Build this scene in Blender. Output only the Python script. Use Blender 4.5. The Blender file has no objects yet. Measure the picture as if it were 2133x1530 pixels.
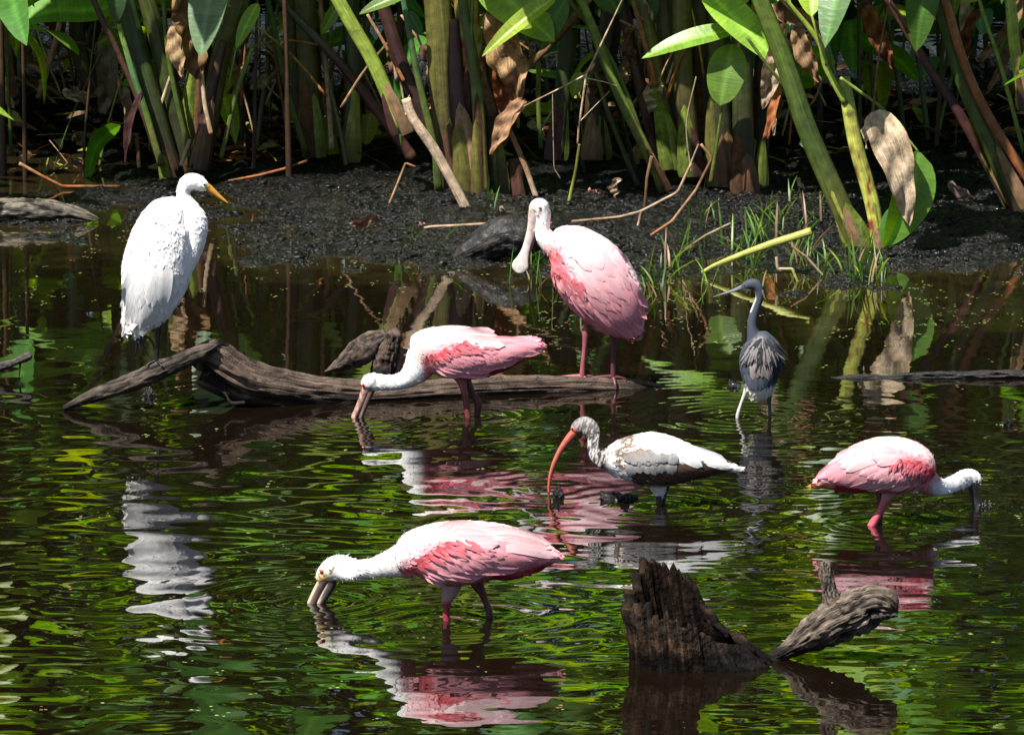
import bpy, math, random
import numpy as np
from mathutils import Vector, Matrix, noise as mnoise
from mathutils.bvhtree import BVHTree

rng = random.Random(7)
nr = np.random.RandomState(11)
scene = bpy.context.scene
col = scene.collection

# ------------------------------------------------------------------ camera, sky, sun, exposure
FPX, CAM_H = 10600.0, 3.4            # focal length in photo pixels, camera height over the water
TH = math.atan((765 + 952) / FPX)    # downward pitch
cam_d = bpy.data.cameras.new('camera'); cam = bpy.data.objects.new('camera', cam_d); col.objects.link(cam)
cam_d.sensor_width = 36.0; cam_d.lens = FPX / 2133.0 * 36.0
cam_d.clip_start = 0.5; cam_d.clip_end = 2000
cam.location = (0, 0, CAM_H); cam.rotation_euler = (math.pi / 2 - TH, 0, 0)
scene.camera = cam

SUN_EL, SUN_FROM = 57.0, -47.0        # elevation; azimuth: from the left, a little from the camera's side
world = bpy.data.worlds.new('World'); scene.world = world; world.use_nodes = True
wn = world.node_tree.nodes; wl = world.node_tree.links
sky = wn.new('ShaderNodeTexSky'); sky.sky_type = 'NISHITA'; sky.sun_disc = False
sky.sun_elevation = math.radians(SUN_EL)
wl.new(sky.outputs[0], wn['Background'].inputs[0]); wn['Background'].inputs[1].default_value = 0.055
az = math.radians(180 - SUN_FROM)    # direction TO the sun in the XY plane
sd = Vector((math.cos(math.radians(SUN_EL)) * -math.cos(math.radians(SUN_FROM)),
             math.cos(math.radians(SUN_EL)) * math.sin(math.radians(SUN_FROM)), math.sin(math.radians(SUN_EL))))
sky.sun_rotation = math.atan2(sd.x, sd.y)
sun_d = bpy.data.lights.new('sun', 'SUN'); sun = bpy.data.objects.new('sun', sun_d); col.objects.link(sun)
sun_d.energy = 5.0; sun_d.angle = math.radians(0.53); sun_d.color = (1.0, 0.96, 0.9)
sun.rotation_euler = sd.to_track_quat('Z', 'Y').to_euler(); sun.location = (-8, 15, 20)
vs = scene.view_settings
vs.view_transform = 'Standard'; vs.look = 'None'; vs.exposure = 1.1; vs.gamma = 1.0; vs.use_curve_mapping = False
scene.render.engine = 'CYCLES'
cy = scene.cycles
cy.use_denoising = True; cy.max_bounces = 6; cy.diffuse_bounces = 3; cy.glossy_bounces = 4
cy.transmission_bounces = 3; cy.transparent_max_bounces = 6; cy.sample_clamp_indirect = 6.0
cy.caustics_reflective = False; cy.caustics_refractive = False

# ------------------------------------------------------------------ pixel <-> world
ST, CT = math.sin(TH), math.cos(TH)
def ray(px, py):
    u = (px - 1066.5) / FPX; v = (765 - py) / FPX
    return u, CT + v * ST, -ST + v * CT
def P(px, py, Y):
    u, dy, dz = ray(px, py); t = Y / dy
    return np.array([u * t, Y, CAM_H + dz * t])
def PA(px, py, Y):
    px = np.asarray(px, float); py = np.asarray(py, float)
    u, dy, dz = ray(px, py); t = Y / dy
    return np.stack([u * t, np.broadcast_to(Y, t.shape) * 1.0, CAM_H + dz * t], -1)
def W(px, py, z=0.0):
    u, dy, dz = ray(px, py); t = (z - CAM_H) / dz
    return np.array([u * t, dy * t, z])
def WY(py, z=0.0): return W(1066, py, z)[1]
def proj(p):
    p = np.asarray(p, float)
    x, y, z = p[..., 0], p[..., 1], p[..., 2] - CAM_H
    f = y * CT - z * ST; up = y * ST + z * CT
    return 1066.5 + FPX * x / f, 765 - FPX * up / f
def SC(Y): return (Y * CT + 2.9 * ST) / FPX      # metres per photo pixel at depth Y

# ------------------------------------------------------------------ numpy noise
def _h(ix, iy, s):
    n = (ix * 374761393 + iy * 668265263 + s * 974634777) & 0x7fffffff
    n = ((n ^ (n >> 13)) * 1274126177) & 0x7fffffff
    return ((n ^ (n >> 16)) & 0xffff) / 65535.0
def vn(x, y, s=0):
    s = int(s * 10)
    x = np.asarray(x, float); y = np.asarray(y, float)
    ix = np.floor(x).astype(np.int64); iy = np.floor(y).astype(np.int64)
    fx = x - ix; fy = y - iy
    fx = fx * fx * fx * (fx * (fx * 6 - 15) + 10); fy = fy * fy * fy * (fy * (fy * 6 - 15) + 10)
    a = _h(ix, iy, s); b = _h(ix + 1, iy, s); c = _h(ix, iy + 1, s); d = _h(ix + 1, iy + 1, s)
    return (a + (b - a) * fx) * (1 - fy) + (c + (d - c) * fx) * fy
def fbm(x, y, s=0, o=4):
    r = 0; a = 0.5; t = 0
    for i in range(o):
        r = r + a * vn(x * 2 ** i + 17 * i, y * 2 ** i - 9 * i, s + i); t += a; a *= 0.5
    return r / t
def sst(a, b, x):
    t = np.clip((np.asarray(x, float) - a) / (b - a), 0, 1); return t * t * (3 - 2 * t)

# ------------------------------------------------------------------ materials
def mat(name, rough=0.6, spec=0.4, bump=None, var=None, transl=0.0, streak=None, subs=0.0, rand=0.0, coat=0.0, rvar=None, sheen=0.0, sb=0.004, spot=None):
    """Vertex colour 'Col' x procedural variation; bump=(scale,strength,dist); var=(scale,amount); streak=(sx,sy,amount) in UV."""
    m = bpy.data.materials.new(name); m.use_nodes = True
    n = m.node_tree.nodes; l = m.node_tree.links; b = n['Principled BSDF']; out = n['Material Output']
    at = n.new('ShaderNodeAttribute'); at.attribute_name = 'Col'
    c = at.outputs['Color']
    tc = n.new('ShaderNodeTexCoord')
    def mul(c, facsock, lo, hi):
        mr = n.new('ShaderNodeMapRange'); mr.inputs[1].default_value = 0.3; mr.inputs[2].default_value = 0.7
        mr.inputs[3].default_value = lo; mr.inputs[4].default_value = hi; l.new(facsock, mr.inputs[0])
        mx = n.new('ShaderNodeMix'); mx.data_type = 'RGBA'; mx.blend_type = 'MULTIPLY'; mx.inputs[0].default_value = 1
        l.new(c, mx.inputs[6]); l.new(mr.outputs[0], mx.inputs[7]); return mx.outputs[2]
    if var:
        t = n.new('ShaderNodeTexNoise'); t.inputs['Scale'].default_value = var[0]; t.inputs['Detail'].default_value = 5
        l.new(tc.outputs['Object'], t.inputs['Vector']); c = mul(c, t.outputs[0], 1 - var[1], 1 + var[1] * 0.6)
    sfac = None
    if streak:
        mp = n.new('ShaderNodeMapping'); mp.inputs['Scale'].default_value = (streak[0], streak[1], 1)
        l.new(tc.outputs['UV'], mp.inputs['Vector'])
        t = n.new('ShaderNodeTexNoise'); t.inputs['Scale'].default_value = 1.0; t.inputs['Detail'].default_value = 4
        l.new(mp.outputs[0], t.inputs['Vector']); c = mul(c, t.outputs[0], 1 - streak[2], 1 + streak[2] * 0.6); sfac = t.outputs[0]
    if spot:          # blotches of another colour: (scale, threshold, colour, amount)
        t = n.new('ShaderNodeTexNoise'); t.inputs['Scale'].default_value = spot[0]; t.inputs['Detail'].default_value = 6; t.inputs['Roughness'].default_value = .65
        l.new(tc.outputs['Object'], t.inputs['Vector'])
        mr = n.new('ShaderNodeMapRange'); mr.inputs[1].default_value = spot[1]; mr.inputs[2].default_value = spot[1] + .07; mr.inputs[4].default_value = spot[3]
        l.new(t.outputs[0], mr.inputs[0]); mx = n.new('ShaderNodeMix'); mx.data_type = 'RGBA'; l.new(mr.outputs[0], mx.inputs[0]); l.new(c, mx.inputs[6])
        mx.inputs[7].default_value = (*spot[2], 1); c = mx.outputs[2]
    if rand:
        oi = n.new('ShaderNodeObjectInfo'); hs = n.new('ShaderNodeHueSaturation')
        mr = n.new('ShaderNodeMapRange'); mr.inputs[3].default_value = 0.5 - rand * 0.12; mr.inputs[4].default_value = 0.5 + rand * 0.06
        mv = n.new('ShaderNodeMapRange'); mv.inputs[3].default_value = 1 - rand; mv.inputs[4].default_value = 1 + rand * 0.6
        l.new(oi.outputs['Random'], mr.inputs[0]); l.new(oi.outputs['Random'], mv.inputs[0])
        l.new(mr.outputs[0], hs.inputs['Hue']); l.new(mv.outputs[0], hs.inputs['Value']); l.new(c, hs.inputs['Color']); c = hs.outputs[0]
    l.new(c, b.inputs['Base Color'])
    b.inputs['Roughness'].default_value = rough; b.inputs['Specular IOR Level'].default_value = spec
    if sheen: b.inputs['Sheen Weight'].default_value = sheen
    if coat: b.inputs['Coat Weight'].default_value = coat; b.inputs['Coat Roughness'].default_value = 0.15
    if rvar:
        t = n.new('ShaderNodeTexNoise'); t.inputs['Scale'].default_value = rvar[0]; t.inputs['Detail'].default_value = 3
        l.new(tc.outputs['Object'], t.inputs['Vector'])
        mr = n.new('ShaderNodeMapRange'); mr.inputs[1].default_value = 0.35; mr.inputs[2].default_value = 0.65
        mr.inputs[3].default_value = rvar[1]; mr.inputs[4].default_value = rvar[2]
        l.new(t.outputs[0], mr.inputs[0]); l.new(mr.outputs[0], b.inputs['Roughness'])
    nrm = None
    if bump:
        t = n.new('ShaderNodeTexNoise'); t.inputs['Scale'].default_value = bump[0]; t.inputs['Detail'].default_value = 4
        l.new(tc.outputs['Object'], t.inputs['Vector'])
        bp = n.new('ShaderNodeBump'); bp.inputs['Strength'].default_value = bump[1]; bp.inputs['Distance'].default_value = bump[2]
        l.new(t.outputs[0], bp.inputs['Height']); nrm = bp.outputs[0]
    if sfac is not None:
        bp = n.new('ShaderNodeBump'); bp.inputs['Strength'].default_value = 0.6; bp.inputs['Distance'].default_value = sb
        l.new(sfac, bp.inputs['Height'])
        if nrm: l.new(nrm, bp.inputs['Normal'])
        nrm = bp.outputs[0]
    if nrm: l.new(nrm, b.inputs['Normal'])
    if transl:
        tr = n.new('ShaderNodeBsdfTranslucent'); hs = n.new('ShaderNodeHueSaturation')
        hs.inputs['Hue'].default_value = 0.475; hs.inputs['Saturation'].default_value = 1.15; hs.inputs['Value'].default_value = 1.9
        l.new(c, hs.inputs['Color']); l.new(hs.outputs[0], tr.inputs[0])
        mx = n.new('ShaderNodeMixShader'); mx.inputs[0].default_value = transl
        l.new(b.outputs[0], mx.inputs[1]); l.new(tr.outputs[0], mx.inputs[2]); l.new(mx.outputs[0], out.inputs[0])
    return m

M_PLUME = mat('plumage', rough=0.75, spec=0.2, bump=(260, 0.25, 0.003), var=(90, 0.06))
M_DOWN = mat('feather_vane', rough=0.7, spec=0.2, streak=(6, 60, 0.07), transl=0.0)
M_SKIN = mat('bird_skin', rough=0.45, spec=0.45, bump=(300, 0.3, 0.002), var=(60, 0.2))
M_EYE = mat('bird_eye', rough=0.08, spec=0.8)
M_STEM = mat('plant_stem', rough=0.42, spec=0.45, streak=(3, 16, 0.5), var=(22, 0.4), bump=(60, 0.25, 0.004), transl=0.06, spot=(9, .60, (.10, .05, .022), .8))
M_LEAF = mat('plant_leaf', rough=0.38, spec=0.5, streak=(34, 1.2, 0.26), var=(9, 0.25), transl=0.42, rand=0.25, spot=(13, .66, (.20, .13, .03), .7), sb=.003)
M_DRY = mat('dry_plant', rough=0.75, spec=0.2, streak=(4, 18, 0.5), var=(26, 0.5), bump=(70, 0.4, 0.006), transl=0.12)
M_WOOD = mat('weathered_wood', rough=0.75, spec=0.2, streak=(9, 60, 0.75), var=(30, 0.4), bump=(120, 0.6, 0.008), sb=.014, spot=(16, .57, (.014, .010, .008), .75))
M_WET = mat('wet_wood', rough=0.5, spec=0.35, streak=(6, 40, 0.6), var=(30, 0.5), bump=(90, 0.7, 0.008), rvar=(40, 0.3, 0.8), sb=.008)
M_CRUMB = mat('mud_crumb', rough=0.4, spec=0.3, rvar=(14, .14, .75), bump=(200, .5, .004))
M_ROT = mat('rotten_wood', rough=0.9, spec=0.08, streak=(6, 34, 0.7), var=(34, 0.6), bump=(70, 0.8, 0.012), sb=.012)
M_MUD = mat('wet_mud', rough=0.3, spec=0.45, var=(14, 0.5), bump=(60, 1.0, 0.03), rvar=(20, 0.05, 0.36))
_n = M_MUD.node_tree.nodes; _l = M_MUD.node_tree.links          # drier ground back under the reeds; specular lowered to stand in for its shade
_q = _n.new('ShaderNodeTexCoord'); _x = _n.new('ShaderNodeSeparateXYZ'); _r = _n.new('ShaderNodeMapRange')
_r.inputs[1].default_value = 25.6; _r.inputs[2].default_value = 28.0; _r.inputs[3].default_value = 0.4; _r.inputs[4].default_value = 0.05
_l.new(_q.outputs['Object'], _x.inputs[0]); _l.new(_x.outputs['Y'], _r.inputs[0]); _l.new(_r.outputs[0], _n['Principled BSDF'].inputs['Specular IOR Level'])
M_WOODS = mat('woodland_leaf', rough=0.7, spec=0.05)
M_WEED = mat('duckweed', rough=0.5, spec=0.4)
M_GRASS = mat('grass_blade', rough=0.45, spec=0.4, transl=0.3)

# water: opaque, murky brown, mirror smooth
M_WATER = bpy.data.materials.new('pond_water'); M_WATER.use_nodes = True
_b = M_WATER.node_tree.nodes['Principled BSDF']
_a = M_WATER.node_tree.nodes.new('ShaderNodeAttribute'); _a.attribute_name = 'Col'; M_WATER.node_tree.links.new(_a.outputs['Color'], _b.inputs['Base Color']); _b.inputs['Roughness'].default_value = 0.012
_b.inputs['IOR'].default_value = 1.45; _b.inputs['Specular IOR Level'].default_value = 0.5
_t = M_WATER.node_tree.nodes.new('ShaderNodeTexNoise'); _t.inputs['Scale'].default_value = 16; _t.inputs['Detail'].default_value = 2
_c = M_WATER.node_tree.nodes.new('ShaderNodeTexCoord')
_p = M_WATER.node_tree.nodes.new('ShaderNodeBump'); _p.inputs['Strength'].default_value = 0.03; _p.inputs['Distance'].default_value = 0.004
M_WATER.node_tree.links.new(_c.outputs['Object'], _t.inputs['Vector'])
M_WATER.node_tree.links.new(_t.outputs[0], _p.inputs['Height']); M_WATER.node_tree.links.new(_p.outputs[0], _b.inputs['Normal'])

# ------------------------------------------------------------------ object helpers
def mesh(name, v, f, m, cols=None, uv=None, smooth=True):
    me = bpy.data.meshes.new(name)
    v = np.asarray(v, np.float32)
    if isinstance(f, np.ndarray) and f.ndim == 2:
        k = f.shape[1]; me.vertices.add(len(v)); me.vertices.foreach_set('co', v.ravel())
        me.loops.add(f.size); me.loops.foreach_set('vertex_index', f.astype(np.int32).ravel())
        me.polygons.add(len(f)); me.polygons.foreach_set('loop_start', np.arange(0, f.size, k, dtype=np.int32))
        me.update(calc_edges=True)
    else:
        me.from_pydata(v.tolist(), [], [list(map(int, q)) for q in f])
    if cols is not None:
        c = np.ones((len(v), 4), np.float32); c[:, :3] = np.clip(cols, 0, 1)
        a = me.color_attributes.new('Col', 'FLOAT_COLOR', 'POINT'); a.data.foreach_set('color', c.ravel())
    if uv is not None:
        u = me.uv_layers.new(name='UVMap'); li = np.empty(len(me.loops), np.int32); me.loops.foreach_get('vertex_index', li)
        u.data.foreach_set('uv', np.asarray(uv, np.float32)[li].ravel())
    if smooth: me.polygons.foreach_set('use_smooth', np.ones(len(me.polygons), bool))
    me.materials.append(m); me.update()
    return me
def obj(name, me, parent=None):
    o = bpy.data.objects.new(name, me); col.objects.link(o)
    if parent is not None: o.parent = parent
    return o
def add(name, v, f, m, cols, parent=None, uv=None, smooth=True):
    """World-space vertices -> object; under a parent the vertices become relative to the root."""
    v = np.asarray(v, float)
    o0 = origin(parent) if parent is not None else np.zeros(3)
    return obj(name, mesh(name, v - o0, f, m, np.broadcast_to(np.asarray(cols, float), (len(v), 3)), uv, smooth), parent)
def origin(o):
    p = np.zeros(3)
    while o is not None: p = p + np.array(o.location); o = o.parent
    return p
def add_c(name, v, f, m, cols, label, cat, group=None, uv=None, kind=None, smooth=True):
    """A top-level one-mesh thing with its origin at its own base."""
    v = np.asarray(v, float); c = np.array([v[:, 0].mean(), v[:, 1].mean(), v[:, 2].min()])
    o = obj(name, mesh(name, v - c, f, m, np.broadcast_to(np.asarray(cols, float), (len(v), 3)), uv, smooth)); o.location = c
    tag(o, label, cat, group, kind); return o
def tag(o, label=None, cat=None, group=None, kind=None):
    if label: o['label'] = label
    if cat: o['category'] = cat
    if group: o['group'] = group
    if kind: o['kind'] = kind
    return o
def root(name, loc, label, cat, group=None):
    o = bpy.data.objects.new(name, None); col.objects.link(o); o.location = [float(q) for q in loc]; o.empty_display_size = 0.1
    return tag(o, label, cat, group)

def catmull(pts, n):
    p = np.asarray(pts, float); k = len(p)
    if k == 2: t = np.linspace(0, 1, n)[:, None]; return p[0] * (1 - t) + p[1] * t
    d = np.r_[0, np.cumsum(np.maximum(np.linalg.norm(np.diff(p[:, :2], axis=0), axis=1), 1e-6))]
    q = np.vstack([2 * p[0] - p[1], p, 2 * p[-1] - p[-2]])
    out = []
    for s in np.linspace(0, d[-1], n):
        i = min(max(np.searchsorted(d, s, 'right') - 1, 0), k - 2); t = (s - d[i]) / (d[i + 1] - d[i])
        a, b, c, e = q[i], q[i + 1], q[i + 2], q[i + 3]
        out.append(0.5 * ((2 * b) + (-a + c) * t + (2 * a - 5 * b + 4 * c - e) * t * t + (-a + 3 * b - 3 * c + e) * t ** 3))
    return np.array(out)

def loft(stations, Y, n=40, M=20, disp=None, cap=True):
    """stations (px, py, half thickness px, half depth px, depth offset px); rings stand across the path. Returns verts, faces, uv, ring frames."""
    st = np.array([tuple(s) + (0,) * (5 - len(s)) for s in stations], float)
    c = catmull(st, n); c[:, 2:4] = np.maximum(c[:, 2:4], 0.3)
    tg = np.gradient(c[:, :2], axis=0); tg /= np.linalg.norm(tg, axis=1)[:, None] + 1e-9
    nx, ny = -tg[:, 1], tg[:, 0]
    th = np.linspace(0, 2 * math.pi, M, endpoint=False)
    s = SC(Y)
    ct, sn = np.cos(th)[None, :], np.sin(th)[None, :]
    r = np.ones((n, M))
    if disp is not None: r = disp(np.linspace(0, 1, n)[:, None] + 0 * ct, th[None, :] + np.zeros((n, 1)))
    px = c[:, 0:1] + nx[:, None] * c[:, 2:3] * ct * r; py = c[:, 1:2] + ny[:, None] * c[:, 2:3] * ct * r
    dp = c[:, 3:4] * sn * r * s; Yc = Y + c[:, 4:5] * s + 0 * px
    # each ring is built in the vertical plane at its own depth, then given its thickness
    v = PA(px, py, Yc); v[..., 1] = Yc + dp
    v = v.reshape(-1, 3)
    i = np.arange(n - 1)[:, None] * M; j = np.arange(M)[None, :]; j2 = (j + 1) % M
    f = np.stack([i + j, i + j2, i + M + j2, i + M + j], -1).reshape(-1, 4)
    uv = np.stack([np.repeat(np.linspace(0, 1, n), M), np.tile(np.abs(np.linspace(-1, 1, M)), n)], -1)
    faces = [tuple(q) for q in f]
    if cap:
        k = len(v); e0 = P(c[0, 0], c[0, 1], Y + c[0, 4] * s); e1 = P(c[-1, 0], c[-1, 1], Y + c[-1, 4] * s)
        v = np.vstack([v, e0, e1]); uv = np.vstack([uv, [0, .5], [1, .5]])
        faces += [(k, (q + 1) % M, q) for q in range(M)]
        o = (n - 1) * M; faces += [(k + 1, o + q, o + (q + 1) % M) for q in range(M)]
    return v, faces, uv, c
def join(parts):
    V, F, U = [], [], []; k = 0
    for p in parts:
        V.append(p[0]); U.append(p[2]); F += [tuple(a + k for a in q) for q in p[1]]; k += len(p[0])
    return np.vstack(V), F, np.vstack(U)

# ------------------------------------------------------------------ terrain: pond bed, mud bank, plant bed
CP = np.array([
 (0,270,.03),(100,280,.012),(200,270,.02),(0,310,.0),(150,322,-.008),(300,300,.012),(60,350,-.018),(200,360,-.014),(0,400,.01),(150,398,.002),(300,390,.018),
 (0,450,.02),(120,456,.016),(250,440,-.008),(0,490,-.03),(300,490,-.03),(150,506,.006),(230,512,.002),(60,525,-.03),(200,535,-.03),(350,520,-.05),
 (430,370,.04),(500,372,.055),(600,380,.065),(700,390,.07),(560,420,.035),(470,420,.004),(500,450,-.014),(560,478,-.010),(650,480,.04),(640,520,.012),
 (750,450,.08),(850,450,.09),(950,450,.1),(800,510,.05),(900,520,.04),(1000,530,.05),(700,550,-.02),(850,572,-.03),(1000,582,-.03),(1080,562,.0),
 (1150,480,.09),(1250,480,.08),(1400,480,.08),(1550,480,.08),(1700,490,.07),(1400,550,.03),(1550,555,.012),(1700,560,.002),(1300,600,-.035),(1450,610,-.035),
 (1600,612,-.035),(1800,540,.02),(1950,490,.05),(2100,490,.07),(2000,540,.012),(1900,600,-.03),(2050,622,-.03),(2133,580,-.01),(1700,680,-.03),(1950,680,-.05),
 (2133,660,-.04),(500,250,-.03),(600,232,-.02),(540,300,-.01),(450,205,.0),(420,280,.02),(660,270,.04),
 (100,600,-.15),(400,600,-.15),(700,630,-.15),(1000,640,-.15),(1300,670,-.12),(1600,730,-.12),(2000,750,-.12),(0,640,-.2),(2133,760,-.15),
 (0,800,-.35),(500,800,-.35),(1066,800,-.35),(1600,850,-.35),(2133,850,-.35),(0,1000,-.45),(1066,1000,-.45),(2133,1000,-.45),(0,1530,-.5),(1066,1530,-.5),(2133,1530,-.5),
 (0,200,.09),(300,220,.08),(700,300,.09),(700,200,.11),(900,300,.12),(1100,300,.12),(1300,300,.12),(1600,300,.12),(1900,350,.12),(2100,350,.12),
 (0,110,.15),(500,120,.13),(1066,110,.18),(1600,110,.18),(2133,110,.18),(0,0,.28),(700,0,.28),(1400,0,.28),(2133,0,.28)], float)
def axis(lo, hi, step, far_lo, far_hi):
    a = [lo]; s = step
    while a[-1] > far_lo: s *= 1.35; a.append(a[-1] - s)
    b = [hi]; s = step
    while b[-1] < far_hi: s *= 1.35; b.append(b[-1] + s)
    return np.array(a[::-1][:-1] + list(np.arange(lo, hi, step)) + b)
def terrain_h(X, Y):
    px, py = proj(np.stack([X, Y, 0 * X], -1)); 
    px = np.clip(px, -150, 2280); py = np.clip(py, -60, 1560)
    num = np.zeros_like(X); den = np.zeros_like(X)
    for a, b, h in CP:
        w = 1.0 / (((px - a) * 0.55) ** 2 + ((py - b) * 1.5) ** 2 + 260.0) ** 1.35
        num += w * h; den += w
    h = num / den
    near = sst(-0.2, 0.0, h)
    h = h + near * ((fbm(X * 3.2, Y * 2.4, 3, 3) - .5) * .085 + (fbm(X * 8, Y * 7, 5, 3) - .5) * .045 + (fbm(X * 24, Y * 22, 6, 2) - .5) * .022 + (fbm(X * 58, Y * 56, 8, 2) - .5) * .018)
    h = h - .005 * sst(560, 250, px) * sst(230, 300, py) * sst(520, 480, py)
    far = sst(33, 60, Y); h = h * (1 - far) + far * (0.6 + (Y - 33) * 0.012)
    side = sst(5, 16, np.abs(X)) * sst(20, 26, Y + np.abs(X) * .1); h = h * (1 - side) + side * 0.35
    bank = sst(7, 3, Y); h = h * (1 - bank) + bank * 0.9
    return h
gx = axis(-3.0, 3.0, 0.016, -260, 260); gy = axis(21.6, 30.5, 0.016, -120, 420)
GX, GY = np.meshgrid(gx, gy); GZ = terrain_h(GX, GY)
def gh(x, y):
    i = int(np.clip(np.searchsorted(gx, x), 1, len(gx) - 1)); j = int(np.clip(np.searchsorted(gy, y), 1, len(gy) - 1))
    return float(GZ[j - 1:j + 1, i - 1:i + 1].mean())
def G(px, py):
    """Point of the ground seen at a photo pixel."""
    z = 0.05
    for _ in range(6):
        p = W(px, py, z); z = gh(p[0], p[1])
    return W(px, py, z)
def gridf(nx, ny):
    i = np.arange(ny - 1)[:, None] * nx; j = np.arange(nx - 1)[None, :]
    return np.stack([i + j, i + j + 1, i + nx + j + 1, i + nx + j], -1).reshape(-1, 4)
tv = np.stack([GX, GY, GZ], -1).reshape(-1, 3)
tn = fbm(tv[:, 0] * 2.2, tv[:, 1] * 1.4, 21, 3); tn2 = fbm(tv[:, 0] * 9, tv[:, 1] * 8, 22, 3)
dark = np.array([.0022, .0020, .0020]); olive = np.array([.009, .008, .003]); grey = np.array([.0045, .0041, .0040])
tc_ = dark[None] + (grey - dark)[None] * sst(.4, .7, tn2)[:, None]
mo = sst(.52, .72, tn)[:, None] * .5 * sst(-.05, .03, tv[:, 2])[:, None]; tc_ = tc_ * (1 - mo) + olive[None] * mo
g = obj('ground', mesh('ground', tv, gridf(len(gx), len(gy)), M_MUD, tc_)); tag(g, kind='structure')

# ------------------------------------------------------------------ water with real ripples
wx = axis(-2.7, 2.7, 0.0165, -200, 200); wy = axis(13.2, 24.6, 0.0165, 3, 34)
wy = wy[(wy > 2.5)]
WX, WYY = np.meshgrid(wx, wy)
inner = sst(60, 8, np.abs(WX)) * sst(60, 34, WYY)
h = np.zeros_like(WX)
chop = 0.10 + 0.90 * sst(20.9, 18.9, WYY + (fbm(WX * 1.1, WYY * .7, 31, 2) - .5) * 1.6)
chop *= 0.65 + 0.7 * fbm(WX * .9 + 5, WYY * .6, 32, 2)
chop *= 1 - 0.45 * sst(16.2, 14.2, WYY)
for i in range(40):
    lam = 0.17 * (3.6 ** nr.rand()); k = 2 * math.pi / lam
    a = nr.normal(0, .42) + (math.pi / 2 if nr.rand() < .88 else 0)
    s = 0.0043 * nr.uniform(.6, 1.3)
    ph = nr.uniform(0, 6.28)
    wob = 1.1 * fbm(WX * .5 + i, WYY * .5 - i, 40 + i, 2)
    h += s / k * np.sin(k * (WX * math.cos(a) + WYY * math.sin(a)) + ph + wob * 2.6) * chop
fine = sst(-.9, .9, WX + (fbm(WX * .8, WYY * .5, 77, 2) - .5) * 2.5) * sst(20.6, 19.2, WYY) * .9 + .25
for i in range(16):
    lam = 0.06 * (2.2 ** nr.rand()); k = 2 * math.pi / lam
    a = nr.uniform(-1.0, 1.0) + math.pi / 2; s = 0.0030 * nr.uniform(.6, 1.3)
    h += s / k * np.sin(k * (WX * math.cos(a) + WYY * math.sin(a)) + nr.uniform(0, 6.28) + 5 * fbm(WX * .7 + i, WYY * .7, 90 + i, 2)) * fine * (chop + .1)
def ring(px, py, amp, lam, dec, r0=0.0):
    global h
    c = W(px, py); r = np.hypot(WX - c[0], WYY - c[1]); k = 2 * math.pi / lam
    h += 1.5 * amp / k * np.cos(k * r + 1.0) * np.exp(-r / dec) * sst(0, .05, r)
for q in [(740,866,.06,.085,.35),(985,866,.045,.10,.30),(932,1300,.05,.11,.35),(1018,1272,.04,.10,.28),(655,1254,.06,.09,.32),(1820,1092,.05,.10,.35),
          (2045,1060,.08,.075,.34),(1372,1052,.05,.10,.38),(1143,1018,.05,.08,.28),(1537,870,.05,.075,.30),(1604,872,.03,.08,.22),(310,832,.02,.05,.12)]: ring(*q)
# a gentle wake round the big log
h *= inner
wv = np.stack([WX, WYY, h], -1).reshape(-1, 3)
bed = terrain_h(WX, WYY).reshape(-1)                       # silt shows through where the water is shallow
silt = (sst(-.055, -.003, bed) * (.35 + .9 * fbm(wv[:, 0] * 2.5, wv[:, 1] * 3.5, 61, 3)))[:, None]
wc = np.array([.0050, .0031, .0016]) * (1 - silt) + np.array([.021, .0155, .0055]) * silt
w = obj('water', mesh('water', wv, gridf(len(wx), len(wy)), M_WATER, wc)); tag(w, kind='structure')

# crumbs of wet mud lying on the bank
def clods():
    r = np.random.RandomState(17); V, F, C = [], [], []; k = 0
    ico = np.array([(0,0,1),(.89,0,.45),(.28,.85,.45),(-.72,.53,.45),(-.72,-.53,.45),(.28,-.85,.45),(.72,.53,-.45),(-.28,.85,-.45),(-.89,0,-.45),(-.28,-.85,-.45),(.72,-.53,-.45),(0,0,-1)])
    fa = np.array([(0,1,2),(0,2,3),(0,3,4),(0,4,5),(0,5,1),(1,6,2),(2,7,3),(3,8,4),(4,9,5),(5,10,1),(6,7,2),(7,8,3),(8,9,4),(9,10,5),(10,6,1),(11,7,6),(11,8,7),(11,9,8),(11,10,9),(11,6,10)])
    for i in range(15000):
        x, y = r.uniform(-2.8, 2.8), r.uniform(22.2, 26.8)
        z = gh(x, y)
        if z < -.004 or vn(x * 3.0, y * 2.2, 9) + .25 * r.rand() < .5: continue
        R = .004 + .012 * r.rand() ** 3
        V.append(ico * R * r.uniform(.35, 1.7, (12, 1)) * np.array([r.uniform(.8, 2.0), r.uniform(.8, 1.6), r.uniform(.4, .8)]) + np.array([x, y, z + R * .05])); F.append(fa + k); k += 12
        C.append(np.ones((12, 3)) * np.array([.0030, .0027, .0027]) * r.uniform(.5, 1.7))
    o = obj('mud_crumbs', mesh('mud_crumbs', np.vstack(V), np.vstack(F), M_CRUMB, np.vstack(C))); tag(o, 'wet black mud crumbs covering the bank', 'mud', kind='stuff')
clods()

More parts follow.
